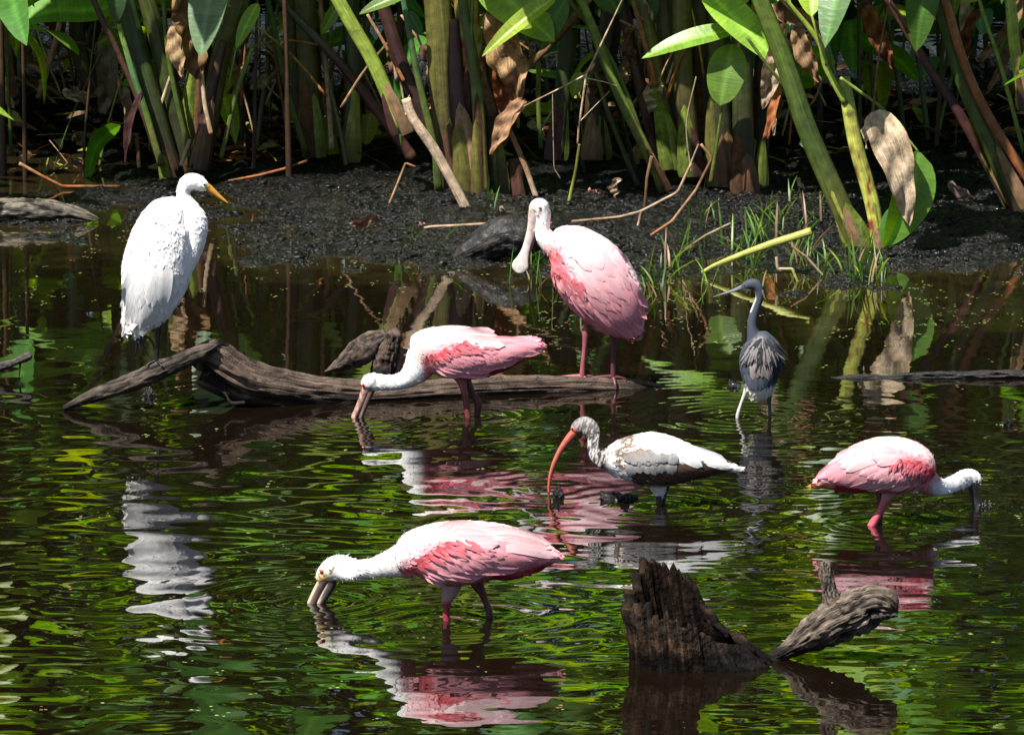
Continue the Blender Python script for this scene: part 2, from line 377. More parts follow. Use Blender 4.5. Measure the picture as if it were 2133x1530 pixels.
# ------------------------------------------------------------------ wood
def wood_disp(seed, amp, knots=()):
    def f(S, T):
        r = np.ones_like(S)
        for i in range(S.shape[0]):
            for j in range(S.shape[1]):
                s, t = S[i, j], T[i, j]; c, d = math.cos(t), math.sin(t)
                a = mnoise.noise(Vector((c * 4.2, d * 4.2, s * 3 + seed)))
                b = mnoise.noise(Vector((c * 9, d * 9, s * 9 + seed * 2)))
                e = mnoise.noise(Vector((c * 1.4, d * 1.4, s * 5 + seed * 3)))
                q = mnoise.noise(Vector((c * 16, d * 16, s * 14 + seed)))
                v = 1 + amp * (0.9 * e + 0.9 * (0.5 - abs(a) * 2) + 0.8 * (0.5 - abs(b) * 2) + .6 * (.3 - abs(q) * 2))
                for (ks, kt, ka, kr) in knots:
                    dd = ((s - ks) / kr) ** 2 + ((math.atan2(math.sin(t - kt), math.cos(t - kt))) / (kr * 9)) ** 2
                    v += ka * math.exp(-dd)
                r[i, j] = v
        return r
    return f
def wood_cols(v, n, M, disp_r, base, dark, pale, seed, wet=None):
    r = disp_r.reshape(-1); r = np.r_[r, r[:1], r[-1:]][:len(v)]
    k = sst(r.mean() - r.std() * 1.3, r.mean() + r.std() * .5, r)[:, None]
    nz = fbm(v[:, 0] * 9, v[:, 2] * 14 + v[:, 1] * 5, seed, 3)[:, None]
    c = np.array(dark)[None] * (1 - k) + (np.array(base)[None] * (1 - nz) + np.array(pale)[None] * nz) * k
    if wet is not None:
        wv_ = sst(wet + .03, wet, v[:, 2] + (nz[:, 0] - .5) * .05)[:, None]; c = c * (1 - wv_) + np.array([.018, .014, .012]) * wv_
    return c
def log(stations, Y, seed, amp=.12, n=90, M=44, knots=(), base=(.095,.064,.046), dark=(.010,.007,.006), pale=(.19,.135,.10), wet=None):
    keep = {}
    d0 = wood_disp(seed, amp, knots)
    def d(S, T): keep['r'] = d0(S, T); return keep['r']
    v, f, uv, c = loft(stations, Y, n, M, d)
    return v, f, uv, wood_cols(v, n, M, keep['r'], base, dark, pale, seed, wet)
def shear_depth(v, x0, x1, d0, d1):
    """Turn a log in plan: depth runs from d0 to d1 between world x of two pixels."""
    t = np.clip((v[:, 0] - x0) / (x1 - x0), -.3, 1.3); v = v.copy(); d = d0 + (d1 - d0) * t; k = d / v[:, 1]
    v[:, 1] += d; v[:, 0] *= 1 + k; v[:, 2] += (.05 - CAM_H) * k; return v

YL = WY(852)                                            # depth of the big log's left half
# big log
v, f, uv, c = log([(424,770,14,22),(428,752,38,34),(446,762,50,42),(475,780,47,44),(520,800,45,44),(580,812,43,42),(660,822,36,38),(760,826,30,32),(880,818,26,28),(1010,811,25,26),(1150,806,24,25),(1270,807,22,22),(1360,812,15,15),(1408,816,5,6)],
        YL + .06, 3.1, .19, 240, 80, knots=((.015,-1.2,-.35,.03),(.06,-1.0,-.45,.035),(.10,-1.9,.22,.03),(.035,-2.2,.18,.02),(.75,-1.4,.25,.016),(.2,-.8,.12,.02)), wet=.045)
xa, xb = P(430, 800, YL)[0], P(1400, 800, YL)[0]
v = shear_depth(v, xa, xb, 0, .52)
big_log = add_c('fallen_log', v, f, M_WOOD, c, 'long brown driftwood log with a gnarled left end lying across the water', 'log', uv=uv)
# knob rising from its gnarled end, part of the log
v, f, uv, c = log([(438,745,10,12),(444,725,18,16),(450,716,12,11),(456,713,5,5)], YL + .03, 8.8, .16, 26, 30)
add('knob', v, f, M_WOOD, c, big_log, uv)
v, f, uv, c = log([(510,838,3.5,3),(482,838,3,3),(471,822,2.6,2.6),(466,817,1.5,1.5)], YL - .05, 2.2, .1, 20, 10, base=(.02,.016,.013), pale=(.03,.025,.02))
add('twig', v, f, M_WET, c, big_log, uv)
# leaning branch under the egret
v, f, uv, c = log([(132,850,5,6),(160,838,9,10),(210,818,15,16),(270,797,18,18),(330,773,19,19),(400,742,17,17),(440,725,12,12),(452,718,4,5)], YL - .02, 5.5, .14, 80, 34,
        base=(.05,.038,.03), pale=(.16,.125,.095), dark=(.008,.007,.006), wet=.03)  # base tone darkened to imitate the egret's shade on the branch
add_c('leaning_branch', v, f, M_WOOD, c, 'dark branch slanting out of the water under the white egret', 'branch', uv=uv)
# forked snag behind the log
YS = WY(781)
sn1 = log([(812,686,10,9),(813,692,23,20),(808,722,26,24),(800,760,27,25),(796,800,27,25)], YS, 7.7, .14, 50, 36, wet=.01)
sn = add_c('forked_snag', sn1[0], sn1[1], M_WOOD, sn1[3], 'short forked snag poking up behind the middle of the log', 'snag', uv=sn1[2])
sn2 = log([(806,700,16,14),(782,712,24,18),(750,733,28,20),(718,753,17,14),(690,768,6,6),(676,774,2,3)], YS - .01, 9.4, .12, 50, 30, base=(.10,.075,.06), wet=.015)
add('prong', sn2[0], sn2[1], M_WOOD, sn2[3], sn, sn2[2])
# foreground broken branch
YB = WY(1372)
b1 = log([(1575,1392,6,8),(1600,1375,10,12),(1645,1350,18,20),(1700,1316,34,34),(1755,1285,43,40),(1812,1262,42,38),(1842,1262,32,30),(1858,1274,17,16),(1866,1282,5,6)], YB, 4.2, .24, 140, 72,
         knots=((.82,-1.2,-.3,.05),), base=(.13,.10,.075), pale=(.24,.19,.14), wet=.02)
br = add_c('broken_branch', b1[0], b1[1], M_WOOD, b1[3], 'grey broken branch with an upright prong beside the hollow stump', 'branch', uv=b1[2])
b2 = log([(1719,1168,9,7),(1720,1176,12,10),(1722,1200,14,12),(1728,1232,16,14),(1738,1268,20,16),(1745,1290,20,16)], YB - .01, 6.1, .18, 60, 40, base=(.17,.13,.10), pale=(.27,.21,.165))
add('prong', b2[0], b2[1], M_WOOD, b2[3], br, b2[2])
b3 = log([(1815,1285,12,12),(1845,1280,9,9),(1870,1281,3,4)], YB - .03, 1.9, .18, 24, 20, base=(.06,.05,.04), pale=(.12,.1,.08))
add('splinter', b3[0], b3[1], M_WOOD, b3[3], br, b3[2])
# hollow stump, jagged rim, flared root
YT = WY(1406); sT = SC(YT)
def stump():
    n, M = 60, 120; V = []; F = []; C = []; U = []
    cx, cy_, cz = W(1430, 1400); cy_ += .13
    th = np.linspace(0, 2 * math.pi, M, endpoint=False)
    def rim(t):                                   # rim height in metres; back rim high, front notch low
        x, y = math.cos(t), math.sin(t)
        hgt = .175 + .105 * max(0, y) * (1 - .6 * max(0, x)) - .035 * max(0, -y) * (1 - max(0, -x)) - .115 * max(0, x) ** 1.5
        hgt += .035 * mnoise.noise(Vector((x * 5, y * 5, 3))) + .040 * mnoise.noise(Vector((x * 13, y * 13, 9)))
        hgt += .030 * max(0, mnoise.noise(Vector((x * 24, y * 24, 4)))) + (.035 if 1.0 < t < 1.17 or 1.9 < t < 2.2 else 0)
        return hgt
    def outer(t, k, z=0.):
        x, y = math.cos(t), math.sin(t)
        kz = min(1, max(0, z / .23)); r = .158 + .022 * (1 - k) ** 2 + .130 * max(0, x) ** 3 * (1 - kz) ** 2.2 - .035 * kz * max(0, x) + .014 * k * max(0, -x)
        g = mnoise.noise(Vector((x * 5, y * 5, k * .8 + 2))); g2 = mnoise.noise(Vector((x * 14, y * 14, k * 1.5))); g3 = mnoise.noise(Vector((x * 30, y * 30, k * 3.5)))
        g4 = mnoise.noise(Vector((x * 9 + 5, y * 9, k * 6)))
        return r * (1 + .11 * (.4 - abs(g) * 2) + .05 * (.4 - abs(g2) * 2) + .035 * g3 + .05 * g4), g2 + .6 * g4, g3
    for side in (0, 1):
        for i in range(n):
            k = i / (n - 1)
            for t in th:
                H = rim(t)
                z = -.12 + (H + .12) * k
                r, g2, g3 = outer(t, k, z)
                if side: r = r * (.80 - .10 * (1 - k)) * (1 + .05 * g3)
                lean = -.028 * max(0, z) / .2
                V.append((cx + math.cos(t) * r * .97 + lean, cy_ + math.sin(t) * r * .8, z))
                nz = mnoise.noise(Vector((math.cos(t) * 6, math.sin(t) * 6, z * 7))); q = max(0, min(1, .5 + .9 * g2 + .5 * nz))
                a, b = np.array([.007, .005, .004]), np.array([.085, .048, .028]); cc = a + (b - a) * q ** 1.4  # rotten brown, made darker to stand in for shade over the stump
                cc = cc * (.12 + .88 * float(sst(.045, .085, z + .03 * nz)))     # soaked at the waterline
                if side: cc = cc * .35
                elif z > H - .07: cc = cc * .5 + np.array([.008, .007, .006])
                C.append(cc); U.append((k * .5, 2 * abs(t / math.pi - 1)))
    j = np.arange(M); j2 = (j + 1) % M
    for s in (0, 1):
        for i in range(n - 1):
            o = s * n * M + i * M
            q = np.stack([o + j, o + j2, o + M + j2, o + M + j], -1)
            F.append(q if not s else q[:, ::-1])
    o1 = (n - 1) * M; o2 = n * M + (n - 1) * M
    F.append(np.stack([o1 + j, o1 + j2, o2 + j2, o2 + j], -1))
    return np.array(V), np.vstack(F), np.array(C), np.array(U)
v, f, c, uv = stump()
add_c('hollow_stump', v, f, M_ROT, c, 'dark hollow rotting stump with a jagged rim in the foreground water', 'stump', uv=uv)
# stick at the left edge
YK = WY(786)
k1 = log([(-60,784,8,8),(-10,768,9,9),(30,754,8,8),(60,742,8,8),(67,740,3,3)], YK, 3.3, .15, 40, 22, base=(.05,.04,.034), pale=(.10,.085,.07))
st_ = add_c('floating_stick', k1[0], k1[1], M_WET, k1[3], 'dark stick jutting in from the left edge over the water', 'stick', uv=k1[2])
k2 = log([(44,750,2.5,2.5),(41,765,2.2,2.2),(40,784,1.5,1.5)], YK, 1.3, .1, 10, 8, base=(.03,.025,.02), pale=(.04,.03,.03))
add('twig', k2[0], k2[1], M_WET, k2[3], st_, k2[2])
# weathered log on the mud, far left
pL = G(100, 462)
k1 = log([(-70,446,26,26),(0,440,26,26),(70,438,25,24),(140,445,20,20),(190,455,10,12),(206,460,4,6)], pL[1] + .03, 6.6, .16, 70, 34, base=(.10,.085,.065), pale=(.30,.26,.20), dark=(.012,.011,.010))
add_c('mud_log', k1[0], k1[1], M_WOOD, k1[3], 'grey half buried log on the mud at the far left', 'log', uv=k1[2])
# dark root block on the bank
pR = G(1030, 545)
k1 = log([(940,545,8,12),(968,532,24,26),(1010,510,36,36),(1055,492,42,40),(1090,497,40,36),(1110,515,26,26),(1118,525,8,8)], pR[1] + .08, 2.6, .12, 60, 40, base=(.016,.014,.013), pale=(.034,.030,.027), dark=(.005,.005,.005))
add_c('wet_root', k1[0], k1[1], M_WET, k1[3], 'dark wet wooden root on the bank behind the standing spoonbill bill', 'root', uv=k1[2])
# low waterlogged log at the right edge
YW = WY(786)
k1 = log([(1690,793,2,8),(1730,790,4,11),(1790,786,7,13),(1840,788,5,13),(1900,784,8,15),(1970,783,9,16),(2040,781,9,16),(2100,780,9,16),(2200,779,9,16)], YW, 5.9, .42, 130, 30, base=(.018,.016,.015), pale=(.035,.03,.028), dark=(.008,.007,.007))
add_c('waterlogged_log', k1[0], k1[1], M_WET, k1[3], 'black waterlogged log barely breaking the surface at right', 'log', uv=k1[2])
# small dark mud lumps breaking the surface
def lump(name, px, py, w, hgt, label, seed, dpt=None):
    p = W(px, py); s = SC(p[1]); n, M = 14, 26; V = []; F = []
    for i in range(n):
        k = i / (n - 1)
        for j in range(M):
            t = 2 * math.pi * j / M; x, y = math.cos(t), math.sin(t)
            r = math.cos(k * math.pi / 2) ** .7
            nz = 1 + .5 * mnoise.noise(Vector((x * 2 * r + seed, y * 2 * r, k * 2))) + .35 * mnoise.noise(Vector((x * 6 * r, y * 6 * r + seed, k * 5)))
            V.append((p[0] + x * r * w * s * nz, p[1] + y * r * (dpt or w) * s * nz, -.02 + (hgt * s + .02) * math.sin(k * math.pi / 2) * nz))
    for i in range(n - 1):
        for j in range(M): F.append((i * M + j, i * M + (j + 1) % M, (i + 1) * M + (j + 1) % M, (i + 1) * M + j))
    add_c(name, V, F, M_MUD, (.012, .011, .011), label, 'mud')
lump('mud_lump', 1164, 1036, 13, 16, 'small black clod in the water just behind the ibis bill tip', 1.0)
lump('mud_lump', 1285, 1040, 48, 11, 'low black mud clod in front of the ibis breast', 2.0, 30)
lump('mud_lump', 2096, 886, 12, 9, 'small black clod alone in open water near the right edge', 3.0)
lump('mud_lump', 310, 826, 14, 12, 'small dark clod in the water below the egret branch', 4.0)
lump('mud_lump', 1530, 805, 16, 8, 'small wet clod beside the heron at the log end', 5.0)

# ------------------------------------------------------------------ birds
WHITE = np.array([.84, .83, .81]); PALE = np.array([.84, .43, .46]); PINK = np.array([.82, .30, .35]); BLUSH = np.array([.84, .60, .61]); RED = np.array([.50, .014, .022])
def mixc(a, b, k): k = np.asarray(k)[..., None]; return a * (1 - k) + b * k
def dline(x, y, pts):
    d = np.full(np.shape(x), 1e9)
    for (a, b), (c, e) in zip(pts[:-1], pts[1:]):
        vx, vy = c - a, e - b; t = np.clip(((x - a) * vx + (y - b) * vy) / (vx * vx + vy * vy), 0, 1)
        d = np.minimum(d, np.hypot(x - a - t * vx, y - b - t * vy))
    return d
def liney(x, pts):
    p = np.array(sorted(pts)); return np.interp(x, p[:, 0], p[:, 1])

class Bird:
    def __init__(s, name, label, cat, base, Y, group=None):
        s.Y = Y; b = P(base[0], base[1], Y); s.root = root(name, b, label, cat, group); s.parts = []; s.paths = []
    def tube(s, stations, n=44, M=22, main=True):
        v, f, uv, c = loft(stations, s.Y, n, M); s.parts.append((v, f, uv))
        if main: s.paths.append(c)
    def build(s, colf, voxel=.0042, smooth=5):
        V, F, _ = join(s.parts)
        me = bpy.data.meshes.new('tmp'); me.from_pydata(V.tolist(), [], F); me.validate(); o = obj('tmp', me)
        m = o.modifiers.new('r', 'REMESH'); m.mode = 'VOXEL'; m.voxel_size = voxel
        m2 = o.modifiers.new('s', 'SMOOTH'); m2.factor = .5; m2.iterations = smooth
        dg = bpy.context.evaluated_depsgraph_get(); ev = o.evaluated_get(dg).to_mesh()
        n = len(ev.vertices); v = np.empty(n * 3, np.float32); ev.vertices.foreach_get('co', v); v = v.reshape(-1, 3).astype(float)
        nl = np.empty(n * 3, np.float32); ev.vertices.foreach_get('normal', nl); s.nl = nl.reshape(-1, 3)
        f = [tuple(p.vertices) for p in ev.polygons]
        bpy.data.objects.remove(o); bpy.data.meshes.remove(me)
        s.v, s.f, s.colf = v, f, colf
        s.bvh = BVHTree.FromPolygons([tuple(q) for q in v], f)
        c = s.color(v)
        s.body = add('body', v, f, M_PLUME, c, s.root)
        return s
    def color(s, v):
        x, y = proj(v); d = (v[:, 1] - s.Y) / SC(s.Y)
        return s.colf(x, y, d)
    def plumage(s, N, lenf, seed=1, lift=.04, wid=.34, name='plumage', jit=.06, region=None):
        r = np.random.RandomState(seed)
        tri = np.array([t for q in s.f for t in (((q[0], q[1], q[2]), (q[0], q[2], q[3])) if len(q) == 4 else (q,))])
        a, b, c = s.v[tri[:, 0]], s.v[tri[:, 1]], s.v[tri[:, 2]]
        ar = np.linalg.norm(np.cross(b - a, c - a), axis=1); nn = np.cross(b - a, c - a) / (ar[:, None] + 1e-12)
        k = r.choice(len(tri), N, p=ar / ar.sum()); u, w = r.rand(N, 1), r.rand(N, 1); fl = (u + w) > 1; u = np.where(fl, 1 - u, u); w = np.where(fl, 1 - w, w)
        p = a[k] + (b - a)[k] * u + (c - a)[k] * w; n = nn[k]
        x, y = proj(p); d = (p[:, 1] - s.Y) / SC(s.Y)
        if region is not None:
            ok = region(x, y, d); p, n, x, y, d = p[ok], n[ok], x[ok], y[ok], d[ok]; N = len(p)
        best = np.full(N, 1e9); tx = np.zeros(N); ty = np.zeros(N)
        for c_ in s.paths:
            tg = np.gradient(c_[:, :2], axis=0); tg /= np.linalg.norm(tg, axis=1)[:, None] + 1e-9
            dd = ((x[:, None] - c_[None, :, 0]) ** 2 + (y[:, None] - c_[None, :, 1]) ** 2) / (c_[None, :, 2] ** 2 + 20)
            i = dd.argmin(1); m = dd[np.arange(N), i]; ok = m < best
            tx[ok] = tg[i[ok], 0]; ty[ok] = tg[i[ok], 1]; best[ok] = m[ok]
        ang = r.normal(0, .22, N); ca, sa = np.cos(ang), np.sin(ang); tx, ty = tx * ca - ty * sa, tx * sa + ty * ca
        t = np.stack([tx, r.normal(0, .1, N), -ty], -1); t -= n * (t * n).sum(1)[:, None]; t /= np.linalg.norm(t, axis=1)[:, None] + 1e-9
        sd_ = np.cross(n, t); L = lenf(x, y, d) * SC(s.Y) * r.uniform(.75, 1.3, N); L = L[:, None]; Wd = L * wid * r.uniform(.7, 1.2, (N, 1))
        lf = lift * r.uniform(.4, 1.5, (N, 1))
        prof = [(0, 0), (.35, -.5), (.35, .5), (.8, -.42), (.8, .42), (1.0, 0)]
        vs_ = np.stack([p + t * L * (q - .3) + sd_ * Wd * o_ + n * (L * lf * q - .0008) + (n * L * .03 if o_ == 0 else 0) for q, o_ in prof], 1)
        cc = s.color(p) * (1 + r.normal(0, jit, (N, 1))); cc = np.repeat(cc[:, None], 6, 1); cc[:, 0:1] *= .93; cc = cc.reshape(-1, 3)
        base = np.arange(N)[:, None] * 6
        f = np.concatenate([base + np.array([[0, 2, 1]]), base + np.array([[1, 2, 4]]), base + np.array([[1, 4, 3]]), base + np.array([[3, 4, 5]])])
        o = add(name, vs_.reshape(-1, 3), f, M_PLUME, cc, s.root, smooth=True); o['kind'] = 'stuff'; return o
    def depth(s, x, y, last):
        q = P(x, y, s.Y - 1.5); dv = Vector(ray(x, y)).normalized(); h_ = s.bvh.ray_cast(Vector(q), dv)
        return h_[0].y if h_[0] is not None else last
    def feather(s, parent, bx, by, tx, ty, w, cb, ct, layer, off=0, na=8, nc=5, bend=0.0, tipw=.6):
        sc = SC(s.Y); V, C, U = [], [], []
        dx, dy = tx - bx, ty - by; L = math.hypot(dx, dy); ux, uy = dx / L, dy / L; nx, ny = -uy, ux
        ds = []
        last = s.depth(bx, by, s.Y)
        for i in range(na):
            t = i / (na - 1); cx, cy_ = bx + dx * t + nx * bend * L * 4 * t * (1 - t), by + dy * t + ny * bend * L * 4 * t * (1 - t)
            hw = w * .5 * (min(1, .35 + t * 2.2)) * (1 - t ** 6) ** tipw + .2
            lastc = s.depth(cx, cy_, last)
            for j in range(nc):
                o_ = -1 + 2 * j / (nc - 1); x, y = cx + nx * hw * o_, cy_ + ny * hw * o_
                d = s.depth(x, y, None); d = lastc if d is None else min(d, lastc + 3 * sc)
                q = P(x, y, d - (-.8 + (2.0 + layer * .9 + t * 1.0 + off + (1 - o_ * o_) * .8) * float(sst(0, .45, t))) * sc)
                V.append(q); e = .5 + .5 * abs(o_); k = np.array(cb) * (1 - t) + np.array(ct) * t
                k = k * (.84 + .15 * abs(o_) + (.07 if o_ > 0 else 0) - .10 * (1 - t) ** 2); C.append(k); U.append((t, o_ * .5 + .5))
            last = lastc
        V = np.array(V); V[:, 1] = V[:, 1]
        f = gridf(nc, na)
        vv = V.copy(); vv[:, 1] += 1.0 * sc; k0 = len(V)
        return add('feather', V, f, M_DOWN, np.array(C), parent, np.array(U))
    def row(s, parent, b0, b1, t0, t1, n, w, cb, ct, layer, seed=0, bend=0., jit=2.0):
        r = random.Random(seed)
        for i in range(n):
            k = i / max(1, n - 1); J = lambda: r.uniform(-jit, jit)
            m = 1 + r.uniform(-.13, .08)
            s.feather(parent, b0[0] + (b1[0] - b0[0]) * k + J(), b0[1] + (b1[1] - b0[1]) * k + J(), t0[0] + (t1[0] - t0[0]) * k + J() * 1.5, t0[1] + (t1[1] - t0[1]) * k + J() * 1.5,
                      w * r.uniform(.88, 1.1), np.array(cb) * m, np.array(ct) * m, layer, off=.35 * (i % 2) + .12 * i, bend=bend + r.uniform(-.02, .02))
    def plumes(s, parent, path, n, dirv, L, w, cb, ct, layer, seed, spread=10, pw=.5):
        """Narrow soft plumes laid along a path, all combed in one direction."""
        r = random.Random(seed); p = catmull(np.array(path, float), 60)
        for i in range(n):
            q = p[int(r.random() ** pw * 59)]; a = math.atan2(dirv[1], dirv[0]) + r.gauss(0, .16); l_ = L * r.uniform(.6, 1.25)
            bx, by = q[0] + r.uniform(-spread, spread) * .6, q[1] + r.uniform(-spread, spread)
            o = s.feather(parent, bx, by, bx + math.cos(a) * l_, by + math.sin(a) * l_, w * r.uniform(.7, 1.2), np.array(cb) * r.uniform(.8, 1.15), np.array(ct) * r.uniform(.85, 1.1), layer + r.uniform(0, 1.2), na=6, nc=3, bend=r.uniform(-.05, .05))
            o.name = 'plume'
    def fuzz(s, N, region, seed, L=7, lift=.55):
        return s.plumage(N, lambda x, y, d: np.full(x.shape, float(L)), seed, lift=lift, wid=.28, jit=.06, name='down', region=region)
    def wing(s, colr, pts):
        """Folded wing: a base patch on the body that carries the single feathers."""
        # hull patch: thin strip of covert between the given px points, conformed to the flank
        V, C = [], []; (a, b, c_, d_) = pts; n = 14; sc = SC(s.Y)
        last = s.Y
        for i in range(n):
            for j in range(n):
                u, w_ = i / (n - 1), j / (n - 1)
                x = (a[0] * (1 - u) + b[0] * u) * (1 - w_) + (d_[0] * (1 - u) + c_[0] * u) * w_
                y = (a[1] * (1 - u) + b[1] * u) * (1 - w_) + (d_[1] * (1 - u) + c_[1] * u) * w_
                dd = s.depth(x, y, None)
                edge = min(u, 1 - u, w_, 1 - w_)
                q = P(x, y, (dd if dd is not None else last) - (min(edge * 12, 1.4) - .6) * sc); last = q[1]; V.append(q)
        V = np.array(V); return add('wing', V, gridf(n, n), M_PLUME, s.color(V), s.root)
    def eye(s, px, py, r, iris, pupil=.5, proud=.25):
        d = s.depth(px, py, s.Y); sc = SC(s.Y); c = P(px, py, d + r * sc * (1 - proud) * .6)
        V, F, C = [], [], []; n, M = 12, 18
        for i in range(n + 1):
            a = math.pi * i / n
            for j in range(M):
                b = 2 * math.pi * j / M; o_ = np.array([math.sin(a) * math.cos(b), -math.cos(a), math.sin(a) * math.sin(b)])
                V.append(c + o_ * r * sc); k = a < pupil; C.append((.004, .004, .004) if k else (iris if a < 1.25 else (.02, .015, .012)))
        for i in range(n):
            for j in range(M): F.append((i * M + j, i * M + (j + 1) % M, (i + 1) * M + (j + 1) % M, (i + 1) * M + j))
        add('eye', V, F, M_EYE, np.array(C), s.root)
    def part(s, name, stations, colr, m=None, n=36, M=16, parent=None, cols=None, yo=0.0):
        v, f, uv, c = loft(stations, s.Y + yo, n, M)
        if cols is not None:
            x, y = proj(v); colr = cols(x, y, (v[:, 1] - s.Y) / SC(s.Y))
        return add(name, v, f, m or M_SKIN, colr, parent or s.root, uv)
    def leg(s, stations, colr, toes=(), cols=None):
        o = s.part('leg', stations, colr, n=40, M=12, cols=cols)
        for t in toes:
            v, f, uv, c = loft(t, s.Y, 14, 8); 
            add('toe', v, f, M_SKIN, colr, o, uv)
        return o

def spoon_col(line, red, redw, under=None, underw=10, wr=(-30, 45), pk=1.0, neckf=None, extra=None):
    def f(x, y, d):
        nz = fbm(x * .05, y * .05, 5, 3); st = fbm(x * .22 + y * .05, y * .06 - x * .03, 6, 2)
        k = sst(wr[0], wr[1], y - liney(x, line) + (nz - .5) * 36)
        c = mixc(BLUSH + 0 * x[..., None], PALE, np.clip(k * 1.5, 0, 1) * pk); c = mixc(c, PINK, sst(.3, 1, k) * pk)
        c = c * (1 - .12 * sst(.5, .75, fbm(x * .09, y * .03, 15, 2)))[..., None] ** np.array([.3, 1.6, 1.4])
        if neckf is not None: c = mixc(c, WHITE, neckf(x, y))
        dr = dline(x, y, red) + (st - .5) * redw * .7; c = mixc(c, mixc(PINK, RED, .35), sst(redw * 2.2, redw * .5, dr) * .8); c = mixc(c, RED, sst(redw * .8, redw * .2, dr) * .75)
        if under: du = dline(x, y, under) + (nz - .5) * 8; c = mixc(c, np.array([.42, .035, .05]), sst(underw * 1.2, underw * .5, du))
        if extra: c = extra(x, y, d, c)
        return c
    return f
def sp_len(neckx, small=9, big=20, right=False):
    def f(x, y, d):
        k = sst(neckx - 30, neckx + 40, x); k = 1 - k if right else k
        return small + (big - small) * k
    return f
SKINPALE = (.55, .43, .36); LEGRED = (.30, .045, .05); LEGDK = (.10, .025, .028)

# --- great egret on the leaning branch
E = Bird('great_egret', 'white egret with yellow bill standing on one leg on the slanting branch', 'egret', (326, 752), YL - .02, 'wading birds')
E.tube([(372,418,14,14),(362,432,34,30),(350,452,50,44),(341,485,63,54),(334,520,70,58),(327,560,73,58),(318,600,66,52),(307,640,50,40),(294,674,27,24),(286,697,7,8)])
E.tube([(290,575,24,22),(274,620,19,16),(266,660,10,10),(262,692,2,3)])
E.tube([(434,392,7,7),(424,387,13,12),(409,379,17,14),(393,380,18,15),(383,394,15,13),(383,412,15,13),(393,434,22,18),(403,462,29,24),(402,494,28,24),(392,528,26,24),(378,560,24,22)])
def egc(x, y, d):
    c = np.ones(x.shape + (3,)) * WHITE
    return mixc(c, np.array([.45, .42, .08]), sst(9, 3, np.hypot((x - 433), (y - 391))) )
E.build(egc)
E.fuzz(1800, lambda x, y, d: (y < 425), 70, 7, .35)
E.plumage(5200, lambda x, y, d: np.where(y < 430, 8, np.where(x > 385, 17, 26)), 3, lift=.02, jit=.015)
wg = E.wing(WHITE, [(330,470), (385,540), (330,640), (270,600)])
E.row(wg, (300,520), (345,540), (262,640), (335,638), 6, 34, WHITE, WHITE * .99, 1, 4)
E.row(wg, (285,570), (330,590), (262,692), (300,690), 5, 26, WHITE, WHITE * .98, 0, 5)
E.part('bill', [(424,386,9,8),(432,390,8.5,7),(445,400,6.5,5.5),(460,412,4,4),(472,421,2,2),(476,424,.6,.6)], (.62, .30, .02), cols=lambda x, y, d: mixc(np.ones(x.shape + (3,)) * np.array([.44, .21, .022]), np.array([.26, .10, .012]), sst(0, 4, (y - 388) - (x - 428) * .76)))
E.eye(426, 384, 3.4, (.65, .5, .05), .7)
E.leg([(330,650,9,9),(331,680,6,6),(329,705,4.5,4.5),(327,735,4,4),(326,752,5,5)], (.003, .003, .003), [[(326,750,4,4),(345,748,2.6,3),(358,744,1.2,1.2,-8)], [(326,751,4,4),(312,756,2.6,3,-6),(303,763,1.2,1.2,-12)], [(326,751,4,4),(335,760,2.6,3,-16),(341,766,1.2,1.2,-20)]])
E.leg([(292,660,10,10),(290,690,6,6),(289,703,5,5)], (.003, .003, .003), [[(287,698,3.2,3),(285,720,2.6,2.6),(281,741,1,1)], [(290,698,3.2,3),(291,718,2.4,2.4,-4),(290,733,1,1,-6)], [(291,700,3,3),(301,722,2.4,2.4),(311,745,1,1)], [(292,697,3,3),(308,702,2.4,2.4),(318,714,2.2,2),(321,730,1,1)]])

# --- spoonbill standing on the log
YA = YL + .06 + .52 * (1215 - 430) / 970
A = Bird('standing_spoonbill', 'pink spoonbill standing on the log with its long bill hanging', 'spoonbill', (1216, 786), YA, 'roseate spoonbills')
A.tube([(1150,497,20,18),(1163,502,36,32),(1186,518,57,48),(1210,545,73,58),(1240,582,79,62),(1268,618,73,58),(1295,655,57,46),(1316,683,33,28),(1328,700,10,10)])
A.tube([(1108,436,9,10),(1113,433,15,14),(1123,433,21,18),(1130,446,18,16),(1130,466,15.5,14),(1131,488,17,15),(1146,505,24,20),(1172,520,34,28)])
def acex(x, y, d, c):
    nz = fbm(x * .12, y * .12, 9, 3)
    c = mixc(c, np.array([.16, .16, .17]), sst(15, 4, np.hypot((x - 1142) * 1.1, (y - 432) * .75)) * (.55 + .45 * sst(.3, .6, nz)))
    c = mixc(c, np.array([.62, .50, .44]), sst(26, 10, np.hypot((x - 1108) * .9, (y - 440))) * .8)
    c = mixc(c, np.array([.70, .50, .47]), sst(40, 10, np.hypot(x - 1140, (y - 520) * 1.2)) * .4)
    return c
A.build(spoon_col([(1130,545),(1180,560),(1240,580),(1300,590),(1350,610)], [(1150,525),(1156,552),(1172,572),(1196,583)], 15, wr=(-45, 70), extra=acex, neckf=lambda x, y: sst(1150, 1135, x)))
A.plumage(4200, lambda x, y, d: np.where(x < 1150, 8, np.where(y < 520, 15, 21)), 5, jit=.05)
wg = A.wing(PINK, [(1185,560), (1270,540), (1325,650), (1240,650)])
A.row(wg, (1180,590), (1235,625), (1240,672), (1318,702), 8, 20, mixc(PALE, PINK, .6), PINK, 0, 1, .03, 4)
A.row(wg, (1225,600), (1290,575), (1300,695), (1348,660), 8, 24, mixc(PALE, PINK, .5), PINK * 1.02, 1, 2, .05, 5)
A.row(wg, (1205,575), (1285,545), (1262,655), (1344,632), 8, 22, PALE, mixc(PINK, PALE, .3), 2, 3, .05, 7)
